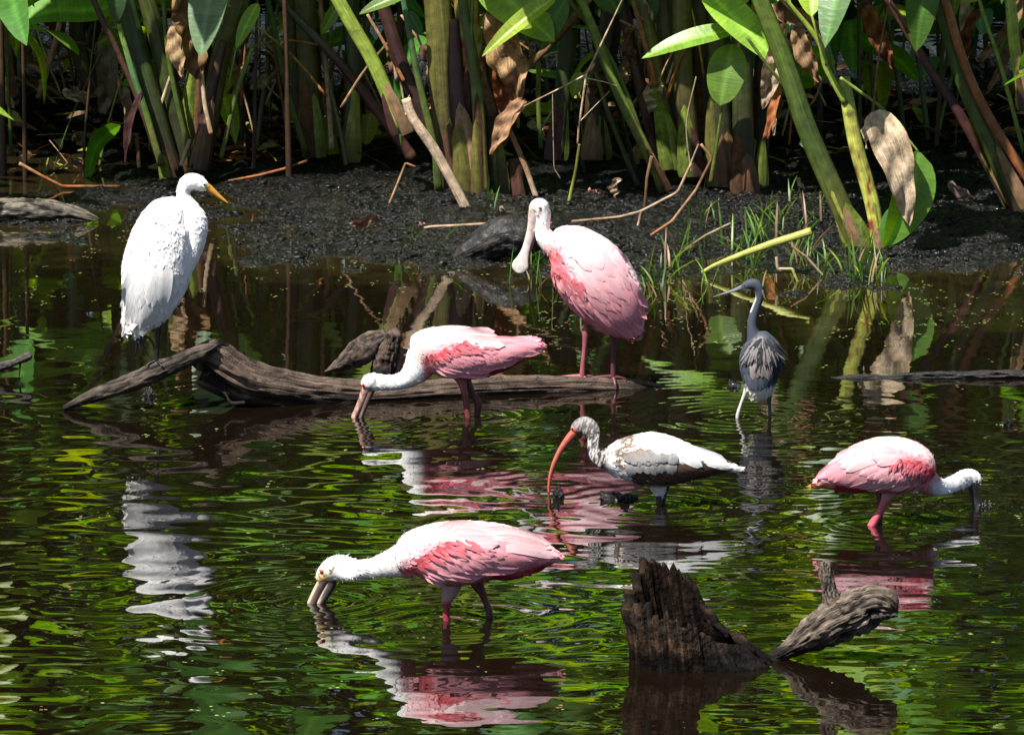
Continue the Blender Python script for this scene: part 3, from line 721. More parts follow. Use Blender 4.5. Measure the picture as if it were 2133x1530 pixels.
A.row(wg, (1180,560), (1250,535), (1232,632), (1318,610), 8, 22, mixc(BLUSH, PALE, .5), mixc(PALE, PINK, .25), 3, 4, .04, 9)
A.row(wg, (1188,530), (1262,505), (1236,602), (1322,580), 7, 24, BLUSH, mixc(PALE, BLUSH, .25), 4, 5, .03, 10)
A.row(wg, (1185,505), (1240,485), (1222,560), (1298,545), 6, 24, BLUSH, mixc(PALE, BLUSH, .6), 5, 6, .02, 9)
A.plumes(wg, [(1148,522),(1156,552),(1176,576),(1200,590)], 34, (.55, .83), 32, 7, RED, mixc(RED, PINK, .9), 4, 61, 11)
A.plumes(wg, [(1160,575),(1185,600),(1215,620)], 26, (.6, .8), 34, 9, PINK, mixc(PINK, PALE, .5), 3, 62, 10)
A.fuzz(1500, lambda x, y, d: (x < 1160) & (y < 530), 71, 6)
def billc(x, y, d):
    nz = fbm(x * .2, y * .12, 4, 3); c = np.ones(x.shape + (3,)) * np.array([.52, .43, .38]); c = mixc(c, np.array([.60, .56, .51]), sst(470, 540, y))
    return mixc(c, np.array([.28, .18, .16]), sst(.58, .75, nz) * .7 * sst(540, 460, y))
A.part('bill', [(1116,432,14,12),(1113,450,13,9),(1108,475,10,6),(1101,500,8.5,4),(1095,520,8.5,3,-2),(1089,538,12,3,-3),(1084,552,17,3,-4),(1082,562,14,2.6,-4),(1081,569,5,2,-4)], 0, cols=billc, n=60)
A.part('lower_bill', [(1126,450,7,8,6),(1120,470,5.5,6,7),(1111,498,4.5,4,6),(1103,520,5,3,4),(1094,540,9,3,2),(1087,556,12,2.5,1),(1083,566,5,2,1)], (.20, .10, .12), n=50)
A.eye(1125, 434, 4.2, (.42, .035, .03), .6)
A.leg([(1222,655,13,12),(1223,672,8,8),(1221,688,7,7),(1220,696,7.5,7),(1218,720,5,5),(1214,760,5,5),(1213,778,6,6),(1213,786,6,6)], (.26, .07, .08), [[(1213,783,5,5),(1185,784,4,4),(1155,786,2,2)], [(1214,784,5,5),(1224,794,3.5,3.5,-10),(1233,806,1.5,1.5,-16)], [(1214,784,5,5),(1203,790,3.5,3.5,-14),(1196,797,1.5,1.5,-22)], [(1214,784,4,4),(1228,783,3,3,8),(1238,785,1.3,1.3,14)]])
A.leg([(1276,675,13,12,10),(1277,695,8,8,10),(1278,712,6.5,6.5,10),(1277,760,5,5,10),(1277,786,6,6,10)], (.085, .022, .026), [[(1277,784,5,5,10),(1252,785,4,4,6),(1228,787,2,2,4)], [(1277,784,5,5,8),(1281,798,3.5,3.5,-6),(1283,812,1.5,1.5,-12)], [(1277,785,5,5,10),(1290,786,3.5,3.5,10),(1303,788,1.5,1.5,10)]])

# --- spoonbill feeding in front of the log
YBB = WY(868)
B = Bird('feeding_spoonbill', 'pink spoonbill dipping its bill just in front of the log', 'spoonbill', (978, 868), YBB, 'roseate spoonbills')
B.tube([(862,742,24,22),(872,738,38,34),(892,729,45,42),(925,731,53,50),(965,735,55,52),(1005,739,48,44),(1045,736,36,34),(1082,726,26,24),(1112,720,19,16),(1128,721,8,8)])
B.tube([(757,805,9,9),(763,800,15,13),(773,796,19,15),(790,796,17.5,15),(815,797,16,14),(842,791,19,17),(864,774,28,25),(882,748,38,34)])
def bex(x, y, d, c):
    c = mixc(c, np.array([.66, .55, .36]), sst(14, 4, dline(x, y, [(882,715),(872,745)])) * .35)
    c = mixc(c, np.array([.42, .44, .36]), sst(13, 5, np.hypot(x - 765, (y - 803) * .9)) * .6)
    return mixc(c, np.array([.05, .05, .05]), sst(5, 2, dline(x, y, [(770,810),(780,796),(781,790)])) * .7)
B.build(spoon_col([(850,770),(885,745),(920,722),(985,703),(1030,694),(1060,680),(1135,680)], [(890,752),(925,731),(970,716),(992,712)], 11, [(985,787),(1050,770),(1105,748)], 10, wr=(-12, 34), extra=bex, neckf=lambda x, y: sst(888, 876, x)))
B.plumage(3600, sp_len(880, 8, 19), 6, jit=.05)
wg = B.wing(PINK, [(895,745), (990,715), (1040,750), (950,780)])
B.row(wg, (985,730), (975,765), (1128,712), (1080,752), 6, 20, PINK, PINK * .95, 0, 1, .0)
B.row(wg, (950,735), (930,768), (1085,735), (1020,778), 6, 22, mixc(PINK, PALE, .4), PINK, 1, 2, .0)
B.row(wg, (920,742), (905,765), (1000,755), (960,784), 5, 20, mixc(PINK, PALE, .5), mixc(PINK, PALE, .2), 2, 3, .0)
B.row(wg, (940,700), (960,715), (1033,692), (1050,722), 4, 22, BLUSH, mixc(PALE, BLUSH, .6), 3, 4, -.04)
B.row(wg, (1010,705), (1010,730), (1133,718), (1128,738), 4, 18, PALE, PINK * 1.05, 1, 7, .0)
B.plumes(wg, [(888,752),(925,732),(970,716),(1000,710)], 34, (.93, .36), 34, 6, RED, mixc(RED, PINK, .9), 3, 64, 9)
B.plumes(wg, [(905,762),(950,750),(1010,735)], 26, (.95, .25), 36, 9, PINK, mixc(PINK, PALE, .3), 2, 65, 12)
B.fuzz(1700, lambda x, y, d: (x < 885), 72, 6)
bc = lambda x, y, d: mixc(np.ones(x.shape + (3,)) * np.array([.20, .10, .08]), np.array([.40, .25, .20]), sst(.45, .6, fbm(x * .4, y * .08, 3, 2)))
B.part('bill', [(766,806,9,9),(760,816,9,8),(753,834,7.5,8),(746,850,7,10),(740,864,7,14),(736,876,7,16)], 0, cols=bc)
B.part('lower_bill', [(776,808,8,8),(770,822,6.5,8),(763,838,6,8),(757,853,5.5,10),(752,867,6,14),(749,878,6,15)], (.09, .055, .045))
B.eye(757.5, 802, 4.4, (.50, .05, .02), .5)
B.leg([(955,778,15,14),(962,795,10,10),(967,815,7,7),(971,840,6.5,6.5),(975,868,6.5,6.5),(977,890,6,6)], LEGRED, cols=lambda x, y, d: mixc(np.ones(x.shape + (3,)) * np.array([.34, .10, .11]), np.array([.16, .03, .035]), sst(800, 830, y)))
B.leg([(966,778,14,13,18),(975,800,9,9,20),(988,825,7,7,22),(996,840,8,8,22),(993,868,6,6,22),(992,890,6,6,22)], LEGDK)

# --- spoonbill feeding in the foreground
YC = WY(1292)
Cc = Bird('foreground_spoonbill', 'largest pink spoonbill feeding in the foreground water', 'spoonbill', (932, 1292), YC, 'roseate spoonbills')
Cc.tube([(826,1169,22,20),(842,1163,38,34),(868,1153,51,46),(905,1151,62,58),(950,1152,67,62),(1000,1148,63,58),(1050,1146,53,48),(1095,1149,41,36),(1135,1154,25,22),(1162,1160,8,8)])
HC = 185
Cc.tube([(665,1210,8,9,HC),(669,1203,14,13,HC),(678,1194,20,17,HC),(696,1184,26,21,HC-5),(716,1182,26,21,HC-25),(742,1186,21,18,HC-70),(778,1182,21,19,110),(812,1173,28,25,45),(848,1164,40,36,0)])
Cc.tube([(1010,1190,16,20),(1060,1192,14,18),(1110,1184,8,12),(1130,1178,3,5)], main=False)
def cex(x, y, d, c):
    c = mixc(c, np.array([.55, .30, .04]), sst(20, 8, np.hypot((x - 672), (y - 1206) * .8)) * .85)
    c = mixc(c, np.array([.50, .52, .36]), sst(26, 12, np.hypot((x - 680) * .8, (y - 1185))) * .5)
    return mixc(c, np.array([.07, .07, .07]), sst(4, 1.5, dline(x, y, [(688,1194),(696,1180)])) * .7)
Cc.build(spoon_col([(820,1190),(850,1182),(880,1158),(930,1130),(1000,1122),(1080,1125),(1170,1128)], [(850,1186),(862,1178),(900,1152),(940,1130),(958,1124)], 15, [(1015,1213),(1070,1206),(1125,1186)], 13, wr=(-16, 46), extra=cex, neckf=lambda x, y: sst(850, 838, x)))
Cc.plumage(4600, sp_len(830, 10, 24), 7, jit=.05)
wg = Cc.wing(PINK, [(870,1170), (990,1120), (1070,1160), (950,1205)])
Cc.row(wg, (985,1140), (960,1185), (1160,1150), (1085,1185), 6, 28, mixc(PALE, PINK, .4), PINK, 0, 1, -.03)
Cc.row(wg, (930,1145), (900,1185), (1060,1155), (1000,1205), 7, 28, mixc(PALE, PINK, .4), mixc(PALE, PINK, .6), 1, 2, -.02)
Cc.row(wg, (890,1165), (880,1190), (960,1190), (930,1218), 5, 24, mixc(PINK, PALE, .4), mixc(PINK, PALE, .5), 2, 3)
Cc.row(wg, (990,1105), (1010,1130), (1150,1135), (1165,1162), 4, 30, BLUSH, mixc(BLUSH, PALE, .6), 2, 4, -.05)
Cc.row(wg, (900,1110), (930,1130), (1010,1105), (1040,1135), 4, 36, BLUSH, mixc(BLUSH, PALE, .2), 3, 5, -.04)
Cc.plumes(wg, [(852,1186),(870,1172),(905,1150),(945,1128),(975,1120)], 34, (.86, .5), 40, 6.5, RED, mixc(RED, PINK, .9), 4, 66, 11)
Cc.plumes(wg, [(880,1190),(930,1168),(1000,1148)], 14, (.93, .3), 46, 9, PINK, mixc(PINK, PALE, .45), 3, 67, 14)
Cc.fuzz(2200, lambda x, y, d: (x < 850), 73, 8)
bc = lambda x, y, d: mixc(np.ones(x.shape + (3,)) * np.array([.085, .06, .05]), np.array([.44, .37, .27]), sst(4.5, 2, dline(x, y, [(661,1210),(640,1254)])))
Cc.part('bill', [(677,1206,11,11,HC),(670,1216,11,10,HC),(661,1232,10.5,10,HC),(653,1249,10.5,12,HC),(647,1264,10,16,HC),(643,1275,9,18,HC)], 0, cols=bc)
bc2 = lambda x, y, d: mixc(np.ones(x.shape + (3,)) * np.array([.05, .04, .04]), np.array([.38, .31, .23]), sst(4, 1.8, dline(x, y, [(680,1214),(660,1258)])))
Cc.part('lower_bill', [(692,1206,12,11,HC),(686,1222,11,10,HC),(677,1238,10,10,HC),(668,1254,9,12,HC),(662,1270,9,14,HC),(660,1280,8,14,HC)], 0, cols=bc2)
Cc.eye(671, 1190, 5.6, (.36, .025, .02), .5)
Cc.leg([(940,1212,24,20),(936,1232,18,15),(931,1250,11,10),(930,1262,8,8),(930,1285,7.5,7.5),(931,1310,7,7)], 0, cols=lambda x, y, d: mixc(np.ones(x.shape + (3,)) * np.array([.45, .27, .28]), np.array([.26, .03, .045]), sst(1246, 1260, y)))
Cc.leg([(985,1195,20,18,24),(998,1222,12,11,28),(1007,1240,8,8,30),(1014,1258,7,7,30),(1019,1275,7.5,7.5,30),(1019,1300,7,7,30)], LEGDK)

# --- spoonbill feeding at the right
YD = WY(1092)
D = Bird('right_spoonbill', 'pink spoonbill facing right with its head down near the right edge', 'spoonbill', (1820, 1092), YD, 'roseate spoonbills')
D.root.name = 'stooping_spoonbill'
D.tube([(1946,984,10,12),(1936,980,28,28),(1908,971,48,44),(1870,968,58,54),(1830,968,57,54),(1790,973,48,45),(1752,984,34,32),(1722,995,20,19),(1703,1003,9,9)])
HD = 190
D.tube([(2037,1006,8,9,HD),(2033,999,14,13,HD),(2022,994,18,15,HD),(2006,998,19,16,HD-20),(1984,1008,17,15,130),(1960,1014,18,16,70),(1938,1006,25,22,25),(1916,990,37,32,0)])
D.tube([(1815,1006,18,20),(1770,1010,14,16),(1725,1008,8,10),(1692,1008,3,4)], main=False)
D.paths = [p for p in D.paths]; D.paths[1] = D.paths[1]
def dex(x, y, d, c):
    nz = fbm(x * .14, y * .14, 4, 3)
    c = mixc(c, np.array([.75, .30, .10]), sst(1745, 1725, x) * sst(1000, 1006, y))
    c = mixc(c, np.array([.10, .10, .10]), sst(22, 8, np.hypot((x - 2018) * .8, y - 1008)) * sst(.35, .6, nz))
    return c
D.build(spoon_col([(1690,960),(1760,955),(1840,950),(1950,960)], [(1858,957),(1885,962),(1915,972),(1940,985)], 16, [(1750,1016),(1790,1022),(1815,1024)], 11, wr=(-20, 90), pk=.85, extra=dex, neckf=lambda x, y: sst(1935, 1948, x)))
D.plumage(3600, sp_len(1940, 8, 19, True), 8, jit=.05)
wg = D.wing(PINK, [(1890,975), (1820,950), (1740,985), (1830,1015)])
D.row(wg, (1820,985), (1850,1005), (1725,1003), (1800,1020), 6, 18, PALE, mixc(PALE, PINK, .4), 0, 1)
D.row(wg, (1790,955), (1830,985), (1700,995), (1760,1008), 6, 22, PALE, PINK, 1, 2, .04)
D.row(wg, (1850,980), (1900,1000), (1800,1012), (1860,1022), 6, 18, mixc(PALE, PINK, .3), mixc(PALE, PINK, .1), 1, 3)
D.row(wg, (1845,965), (1880,975), (1775,985), (1830,1005), 5, 20, mixc(PALE, PINK, .3), PALE, 2, 4)
D.row(wg, (1800,935), (1840,950), (1735,955), (1760,985), 4, 24, BLUSH, mixc(PALE, BLUSH, .4), 3, 5, .03)
D.row(wg, (1870,945), (1890,955), (1810,940), (1825,965), 3, 22, mixc(BLUSH, PALE, .5), PALE, 3, 6, .03)
D.plumes(wg, [(1852,958),(1885,962),(1915,972),(1938,985)], 34, (-.5, .87), 26, 6, RED, mixc(RED, PINK, .8), 4, 68, 9)
D.plumes(wg, [(1850,980),(1890,990),(1925,1000)], 24, (-.7, .7), 28, 8, mixc(PINK, PALE, .3), mixc(PINK, PALE, .6), 3, 69, 9)
D.fuzz(1500, lambda x, y, d: (x > 1935), 74, 6)
D.part('bill', [(2024,1000,13,12,HD),(2028,1014,12,11,HD),(2031,1030,11,9,HD),(2035,1046,11,10,HD),(2039,1062,12,14,HD),(2041,1075,12,15,HD)], 0, cols=lambda x, y, d: mixc(np.ones(x.shape + (3,)) * np.array([.010, .010, .009]), np.array([.028, .027, .024]), sst(.45, .65, fbm(x * .3, y * .05, 2, 2))))  # near-black colour stands in for shade on this bill
D.eye(2034, 1000, 3.2, (.3, .03, .02), .5)
D.leg([(1862,1012,22,18),(1850,1030,14,12),(1843,1044,9,9),(1836,1060,8,8),(1824,1080,8.5,8.5),(1814,1098,9,9),(1808,1110,8,8)], 0, cols=lambda x, y, d: mixc(np.ones(x.shape + (3,)) * np.array([.50, .22, .25]), np.array([.52, .09, .12]), sst(1036, 1052, y)))
D.leg([(1835,1008,14,12,26),(1833,1030,9,9,28),(1834,1050,7,7,28),(1832,1075,7,7,28),(1830,1110,7,7,28)], LEGDK)

# --- young ibis
YI = WY(1052)
I = Bird('young_ibis', 'brown and white ibis with a curved coral bill wading in the middle', 'ibis', (1372, 1052), YI, 'wading birds')
I.tube([(1250,958,14,14),(1264,957,25,23),(1290,955,39,34),(1320,955,50,46),(1355,957,57,52),(1395,960,52,46),(1440,964,37,34),(1485,968,23,20),(1520,973,10,9),(1541,977,3,3)])
HI = 150
I.tube([(1194,900,6,7,HI),(1198,894,12,12,HI),(1207,889,18,16,HI),(1220,888,21,18,HI-5),(1232,896,18,15,HI-15),(1236,912,13.5,13,HI-35),(1236,932,13,12,90),(1243,948,16,15,60),(1262,957,23,20,25),(1290,962,34,30,0)])
I.tube([(1365,985,30,26),(1368,1008,20,18),(1371,1026,10,9),(1372,1040,5,5)], main=False)
BRN = np.array([.085, .05, .032]); GRY = np.array([.25, .245, .24])
def ibc(x, y, d):
    n1 = fbm(x * .16, y * .16, 3, 3); n2 = fbm(x * .34 + y * .1, y * .16, 13, 3); n3 = fbm(x * .045, y * .045, 7, 2)
    c = np.ones(x.shape + (3,)) * WHITE
    neck = sst(1282, 1262, x + (y - 940) * .2)
    mot = mixc(np.ones(x.shape + (3,)) * np.array([.030, .024, .021]), np.array([.30, .29, .28]), sst(.42, .66, n2))
    c = mixc(c, mot, neck)
    c = mixc(c, np.array([.22, .205, .195]), neck * sst(905, 880, y) * .4)
    c = mixc(c, np.array([.17, .115, .08]), sst(.38, .50, n1) * sst(22, 12, dline(x, y, [(1302,914),(1290,945),(1294,965)])) )
    wingm = sst(21, 15, dline(x, y, [(1325,990),(1380,996),(1440,985),(1500,972)]) + (n3 - .5) * 8)
    c = mixc(c, BRN, wingm)
    c = mixc(c, np.array([.50, .15, .11]), sst(11, 6, np.hypot(x - 1194, y - 897)))
    return c
I.build(ibc)
I.plumage(3400, lambda x, y, d: np.where(x < 1270, 4.5, 18), 9, jit=.06)
wg = I.wing(GRY, [(1310,950), (1400,945), (1460,985), (1340,1000)])
I.row(wg, (1330,985), (1400,975), (1400,1008), (1500,976), 6, 20, BRN, BRN * .8, 0, 1)
I.row(wg, (1345,975), (1390,970), (1385,1002), (1470,985), 4, 20, BRN * 1.6, BRN, 1, 5)
I.row(wg, (1312,958), (1395,955), (1318,990), (1398,985), 6, 22, GRY, GRY * 1.35, 2, 2, jit=3)
I.row(wg, (1330,945), (1395,940), (1330,970), (1400,968), 5, 22, GRY, GRY * 1.4, 3, 3, jit=3)
I.row(wg, (1300,940), (1340,930), (1312,965), (1372,962), 5, 20, np.array([.16, .11, .08]), GRY * 1.6, 4, 14, jit=4)
I.row(wg, (1400,925), (1410,945), (1470,952), (1462,970), 3, 22, WHITE, WHITE, 3, 4)
I.row(wg, (1420,930), (1440,950), (1515,962), (1530,974), 3, 20, WHITE, WHITE, 2, 6)
I.part('bill', [(1203,893,8,9,HI),(1195,902,9,8,HI),(1184,914,8,7,HI),(1171,932,6.5,6,HI),(1160,952,5.5,5,HI),(1151,974,4.6,4.4,HI),(1145,998,3.6,3.6,HI),(1143,1014,2.6,2.6,HI),(1143,1026,2,2,HI)], (.52, .13, .08), n=50,
       cols=lambda x, y, d: mixc(np.ones(x.shape + (3,)) * np.array([.44, .10, .065]), np.array([.12, .03, .022]), sst(1.6, .6, dline(x, y, [(1194,904),(1171,934),(1160,953),(1151,976),(1145,1000)])) * .8))
I.eye(1193, 893, 3.0, (.06, .03, .03), .8)
I.leg([(1371,1024,9,8),(1372,1040,6,6),(1373,1056,5,5),(1373,1080,5,5)], (.03, .025, .025))
I.leg([(1382,1010,14,12,22),(1381,1030,8,8,24),(1380,1056,5,5,24),(1380,1080,5,5,24)], (.03, .025, .025))

# --- small grey heron
YF = WY(870)
F = Bird('small_heron', 'small slate grey heron seen from behind standing in shallow water', 'heron', (1572, 870), YF, 'wading birds')
F.tube([(1588,690,10,10),(1588,700,22,20),(1588,718,38,32),(1587,742,46,38),(1584,768,44,38),(1582,792,36,34),(1580,814,29,28),(1577,832,16,16)])
F.tube([(1543,600,4,5),(1550,597,8,8),(1562,592,11,10),(1573,593,12,10),(1581,604,10,9),(1582,620,8.5,8.5),(1576,638,9,8.5),(1569,660,10,9.5),(1567,682,11,11),(1572,706,16,15)])
SL = np.array([.048, .058, .075]); SLD = np.array([.035, .042, .055]); TAN = np.array([.24, .205, .185])
def hc(x, y, d):
    n1 = fbm(x * .25, y * .06, 3, 2); c = np.ones(x.shape + (3,)) * SL
    body = sst(690, 705, y)
    c = mixc(c, TAN, body * sst(26, 12, dline(x, y, [(1585,720),(1583,780)])))
    c = mixc(c, np.array([.74, .70, .60]), sst(793, 804, y - np.abs(x - 1575) * .15))
    c = mixc(c, np.array([.7, .66, .64]), (1 - body) * sst(3.5, 1.2, dline(x, y, [(1571,608),(1573,622),(1563,648)])) * .8)
    c = mixc(c, np.array([.7, .68, .68]), (1 - body) * sst(3, 1.2, dline(x, y, [(1589,606),(1593,622)])))
    c = mixc(c, np.array([.75, .7, .68]), sst(3, 1, dline(x, y, [(1548,603),(1562,604)])))
    return c
F.build(hc, voxel=.0032, smooth=4)
F.plumage(1800, lambda x, y, d: np.where(y < 695, 5, 13), 12, jit=.08)
wg = F.wing(SL, [(1560,745), (1612,745), (1605,795), (1565,795)])
F.row(wg, (1552,765), (1575,770), (1566,812), (1576,815), 4, 15, SL * 1.6, SL * 1.7, 1, 1, jit=1)
F.row(wg, (1592,770), (1608,765), (1584,814), (1600,806), 4, 14, SL * 1.7, SL * 1.6, 1, 2, jit=1)
F.row(wg, (1612,755), (1622,755), (1604,800), (1612,790), 3, 13, SLD * .5, SLD * .6, 0, 3, jit=1)
F.row(wg, (1548,752), (1556,752), (1552,795), (1560,802), 3, 12, SL * 1.1, SL * 1.2, 0, 4, jit=1)
F.row(wg, (1566,742), (1602,742), (1566,790), (1600,790), 6, 14, TAN * 1.1, TAN * 1.2, 2, 5, jit=2.5)
# loose shoulder plumes, dark and pale
pr = random.Random(5)
for i in range(150):
    a = max(-1.1, min(1.1, pr.gauss(0, .7))); r0 = pr.uniform(2, 30); L = pr.uniform(26, 60)
    bx, by = 1589 + math.sin(a) * r0, 698 + r0 * .5 * math.cos(a) + pr.uniform(0, 14); tx, ty = bx + math.sin(a * .75) * L * .85, by + math.cos(a * .75) * L
    dk = i % 3 > 0
    cb = np.array([.025, .025, .03]) if dk else np.array([.14, .135, .135]); ct = np.array([.03, .03, .035]) if dk else np.array([.27, .245, .23])
    o = F.feather(wg, bx, by, tx, ty, pr.uniform(2.2, 4), cb, ct, 2 + pr.uniform(0, 3) + (0 if dk else .8), na=6, nc=3, bend=pr.uniform(-.06, .06)); o.name = 'plume'
F.part('bill', [(1556,594,6,6),(1545,598,5.5,5),(1530,604,4,4),(1512,610,2.8,3),(1496,615,1.6,2),(1484,619,.6,.6)], 0, cols=lambda x, y, d: mixc(np.ones(x.shape + (3,)) * np.array([.05, .055, .065]), np.array([.30, .30, .33]), sst(0, 2, (y - 594) - (1556 - x) * .345)))
F.eye(1550, 594, 2.6, (.35, .05, .03), .6)
F.leg([(1556,806,6,6),(1550,824,4,4),(1543,842,3.2,3.2),(1537,862,4,4),(1536,872,3.6,3.6),(1536,890,3,3)], (.50, .47, .45))
F.leg([(1600,812,10,9,10),(1602,832,5,5,10),(1603,850,3.4,3.4,10),(1604,872,3.4,3.4,10),(1604,890,3,3,10)], (.05, .055, .05))

# ------------------------------------------------------------------ reed plants (stems, blades) on the bank
c3 = lambda *a: np.array(a, float)
DG, G1, LG, LM, OL = c3(.040, .066, .012), c3(.10, .15, .022), c3(.24, .32, .045), c3(.44, .46, .085), c3(.11, .10, .02)
BR, PU, TN, PT, OR, BG, DB = c3(.085, .042, .02), c3(.060, .022, .021), c3(.42, .25, .13), c3(.58, .43, .29), c3(.38, .13, .045), c3(.06, .14, .06), c3(.03, .018, .011)
LF = c3(.115, .28, .036); LFL = c3(.25, .41, .05); LFD = c3(.05, .13, .02); LFB = c3(.13, .28, .12)
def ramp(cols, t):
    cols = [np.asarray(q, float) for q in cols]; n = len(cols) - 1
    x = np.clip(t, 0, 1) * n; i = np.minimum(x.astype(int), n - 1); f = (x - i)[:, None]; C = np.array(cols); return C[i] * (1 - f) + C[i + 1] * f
def strip(pts, w0, w1, Y, flat=.6, n=26, M=10, ribs=0, kink=False, dY=0.0):
    p = np.array(pts, float); L = np.r_[0, np.cumsum(np.linalg.norm(np.diff(p, axis=0), axis=1))]; L /= L[-1]
    st = [(a[0], a[1], (w0 + (w1 - w0) * l) / 2, max(1.2, (w0 + (w1 - w0) * l) / 2 * flat)) for a, l in zip(p, L)]
    if kink:
        q = []
        for a, b in zip(st[:-1], st[1:]):
            for k in (0.04, .5, .96): q.append(tuple(np.array(a) * (1 - k) + np.array(b) * k))
        st = [st[0]] + q + [st[-1]]
    d = (lambda S, T: 1 + .07 * np.cos(ribs * T + S * 3) + .05 * np.sin(2 * T + S * 5)) if ribs else None
    v, f, uv, c = loft(st, Y, n, M, d)
    if dY: 
        t = uv[:, 0]; v[:, 1] += dY * t
    return v, f, uv
def stem(plant, pts, w0, w1, Y, cols, ext=0, flat=.62, mat_=None, spots=None, name='stem', ribs=4, n=30):
    pts = [tuple(map(float, q)) for q in pts]
    if ext:
        dx, dy = pts[0][0] - pts[1][0], pts[0][1] - pts[1][1]; L = math.hypot(dx, dy)
        pts = [(pts[0][0] + dx / L * ext, pts[0][1] + dy / L * ext)] + pts; w0 = w0 * .75
    if 20 <= w1 < 50: w0 *= 1.22; w1 *= 1.22
    sr_ = random.Random(int(abs(pts[-1][0] * 7 + pts[0][0] * 13 + pts[-1][1])))
    if len(pts) > 2 and w1 > 9: pts = [pts[0]] + [(a + sr_.uniform(-6, 6), b) for a, b in pts[1:-1]] + [pts[-1]]
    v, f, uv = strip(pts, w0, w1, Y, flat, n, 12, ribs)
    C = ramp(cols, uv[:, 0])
    if w1 >= 24 and name == 'stem':          # old leaf sheaths clasping the stalk
        for k_ in range(3):
            i0 = len(pts) - 1; top = pts[i0 - 1]; e = sr_.uniform(.45, 1.0); off = sr_.uniform(-.35, .35) * w1
            tp = (pts[i0][0] + (top[0] - pts[i0][0]) * e + off * .8, pts[i0][1] + (top[1] - pts[i0][1]) * e)
            sv, sf, su = blade((pts[i0][0] + off, pts[i0][1] + 4), tp, w1 * sr_.uniform(.6, 1.0), Y - w1 * SC(Y) * (.30 + .06 * k_), shape=(.06, .55), fold=-.45, curve=.0, na=12, nc=6)
            sc_ = np.array(sr_.choice([BR * 1.6, OL * 1.3, LG * .7, TN * .7, PU * 1.5, LM * .6, BR]))
            add('sheath', sv, sf, M_DRY if sr_.random() < .4 else M_STEM, ramp([sc_ * .4, sc_, sc_ * 1.2], su[:, 0]), plant, su)
    if spots is not None:
        x, y = proj(v); q = fbm(x * .28, y * .16, 77, 2); C = mixc(C, spots, sst(.60, .68, q) * sst(.15, .5, uv[:, 0]))
    return add(name, v, f, mat_ or M_STEM, C, plant, uv)
def blade(base, tip, w, Y, roll=0., fold=.25, curve=.06, dY=0., na=14, nc=8, wave=0., shape=(.45, .75), bend=0.):
    """Leaf blade seen between two photo pixels at depth Y, facing the camera when roll = 0."""
    B = P(base[0], base[1], Y); T = P(tip[0], tip[1], Y + dY); ax = T - B; L = np.linalg.norm(ax); a = ax / L
    view = B - np.array([0, 0, CAM_H]); view /= np.linalg.norm(view); n0 = -view - a * np.dot(-view, a); n0 /= np.linalg.norm(n0)
    s0 = np.cross(a, n0); cr, sr = math.cos(roll), math.sin(roll); n1 = n0 * cr + s0 * sr; s1 = s0 * cr - n0 * sr
    Wd = w * SC(Y); V, U = [], []
    pk = shape[0] / (shape[0] + shape[1]); nm = (pk ** shape[0]) * ((1 - pk) ** shape[1])
    for i in range(na):
        t = i / (na - 1); hw = Wd / 2 * (max(t, .002) ** shape[0]) * ((1 - t) ** shape[1]) / nm + .0006
        for j in range(nc + 1):
            o = -1 + 2 * j / nc
            z = curve * L * 4 * t * (1 - t) + fold * abs(o) * hw + wave * Wd * math.sin(t * 11 + o * 2.2) * abs(o) + wave * .5 * Wd * math.sin(t * 23 - o * 3)
            V.append(B + ax * t + s1 * (o * hw + bend * L * 4 * t * (1 - t)) + n1 * z); U.append((t, abs(o)))
    return np.array(V), gridf(nc + 1, na), np.array(U)
def leaf(plant, base, tip, w, Y, colr, name='leaf', m=None, rib=1.5, **k):
    v, f, uv = blade(base, tip, w, Y, **k)
    C = np.ones((len(v), 3)) * colr; C = mixc(C, np.clip(np.array(colr) * rib + .02, 0, 1), sst(.16, .04, uv[:, 1])); C = mixc(C, np.array(colr) * c3(1.25, 1.1, .8), sst(.8, 1, uv[:, 1]) * .5)
    return add(name, v, f, m or M_LEAF, C, plant, uv)
def dryleaf(plant, base, tip, w, Y, colr, **k):
    k.setdefault('wave', .12); k.setdefault('fold', .5); k.setdefault('na', 22)
    return leaf(plant, base, tip, w, Y, colr, 'dead_leaf', M_DRY, rib=.8, **k)

def clump(px, py, name, label):
    p = G(px, py); r = root(name, p, label, 'plant', 'broad leaved reeds on the bank'); return r, p[1]

# clump at the left edge
c0, Y0 = clump(70, 215, 'reed_clump', 'brown withering reeds at the far left of the bank')
stem(c0, [(125,0),(112,80),(80,205)], 11, 15, Y0, [OR * 1.1, TN, TN], 120, name='dry_stem', mat_=M_DRY)
stem(c0, [(63,0),(80,70),(100,130),(127,195)], 5, 5, Y0 + .1, [LM, LM, TN], 60)
stem(c0, [(20,-10),(14,120),(25,260)], 26, 34, Y0 + .4, [OL, DB, DB], 250)
stem(c0, [(-40,-10),(-20,120),(0,260)], 36, 40, Y0 + .2, [OL, BR, DB], 300)
stem(c0, [(160,-10),(168,100),(200,240)], 34, 30, Y0 + .5, [G1, OL, DB], 300)
stem(c0, [(205,-10),(200,90),(215,220)], 26, 24, Y0 + .7, [DG, DG, DB], 300)
dryleaf(c0, (8,40), (48,272), 56, Y0 - .1, BR * 1.5, bend=.05, roll=.4)
dryleaf(c0, (40,-20), (20,90), 70, Y0 + .2, OR * .55, roll=.3)
dryleaf(c0, (70,-30), (110,60), 50, Y0 + .35, OR * .5, roll=-.3)
dryleaf(c0, (217,72), (208,252), 44, Y0 - .5, c3(.20, .15, .11), bend=-.06)
leaf(c0, (140,-30), (190,8), 34, Y0 - .1, LF)
leaf(c0, (60,-30), (80,4), 30, Y0, LFL)
stem(c0, [(217,75),(214,30),(200,-40)], 3, 3, Y0 - .5, [BR, BR], ribs=0)
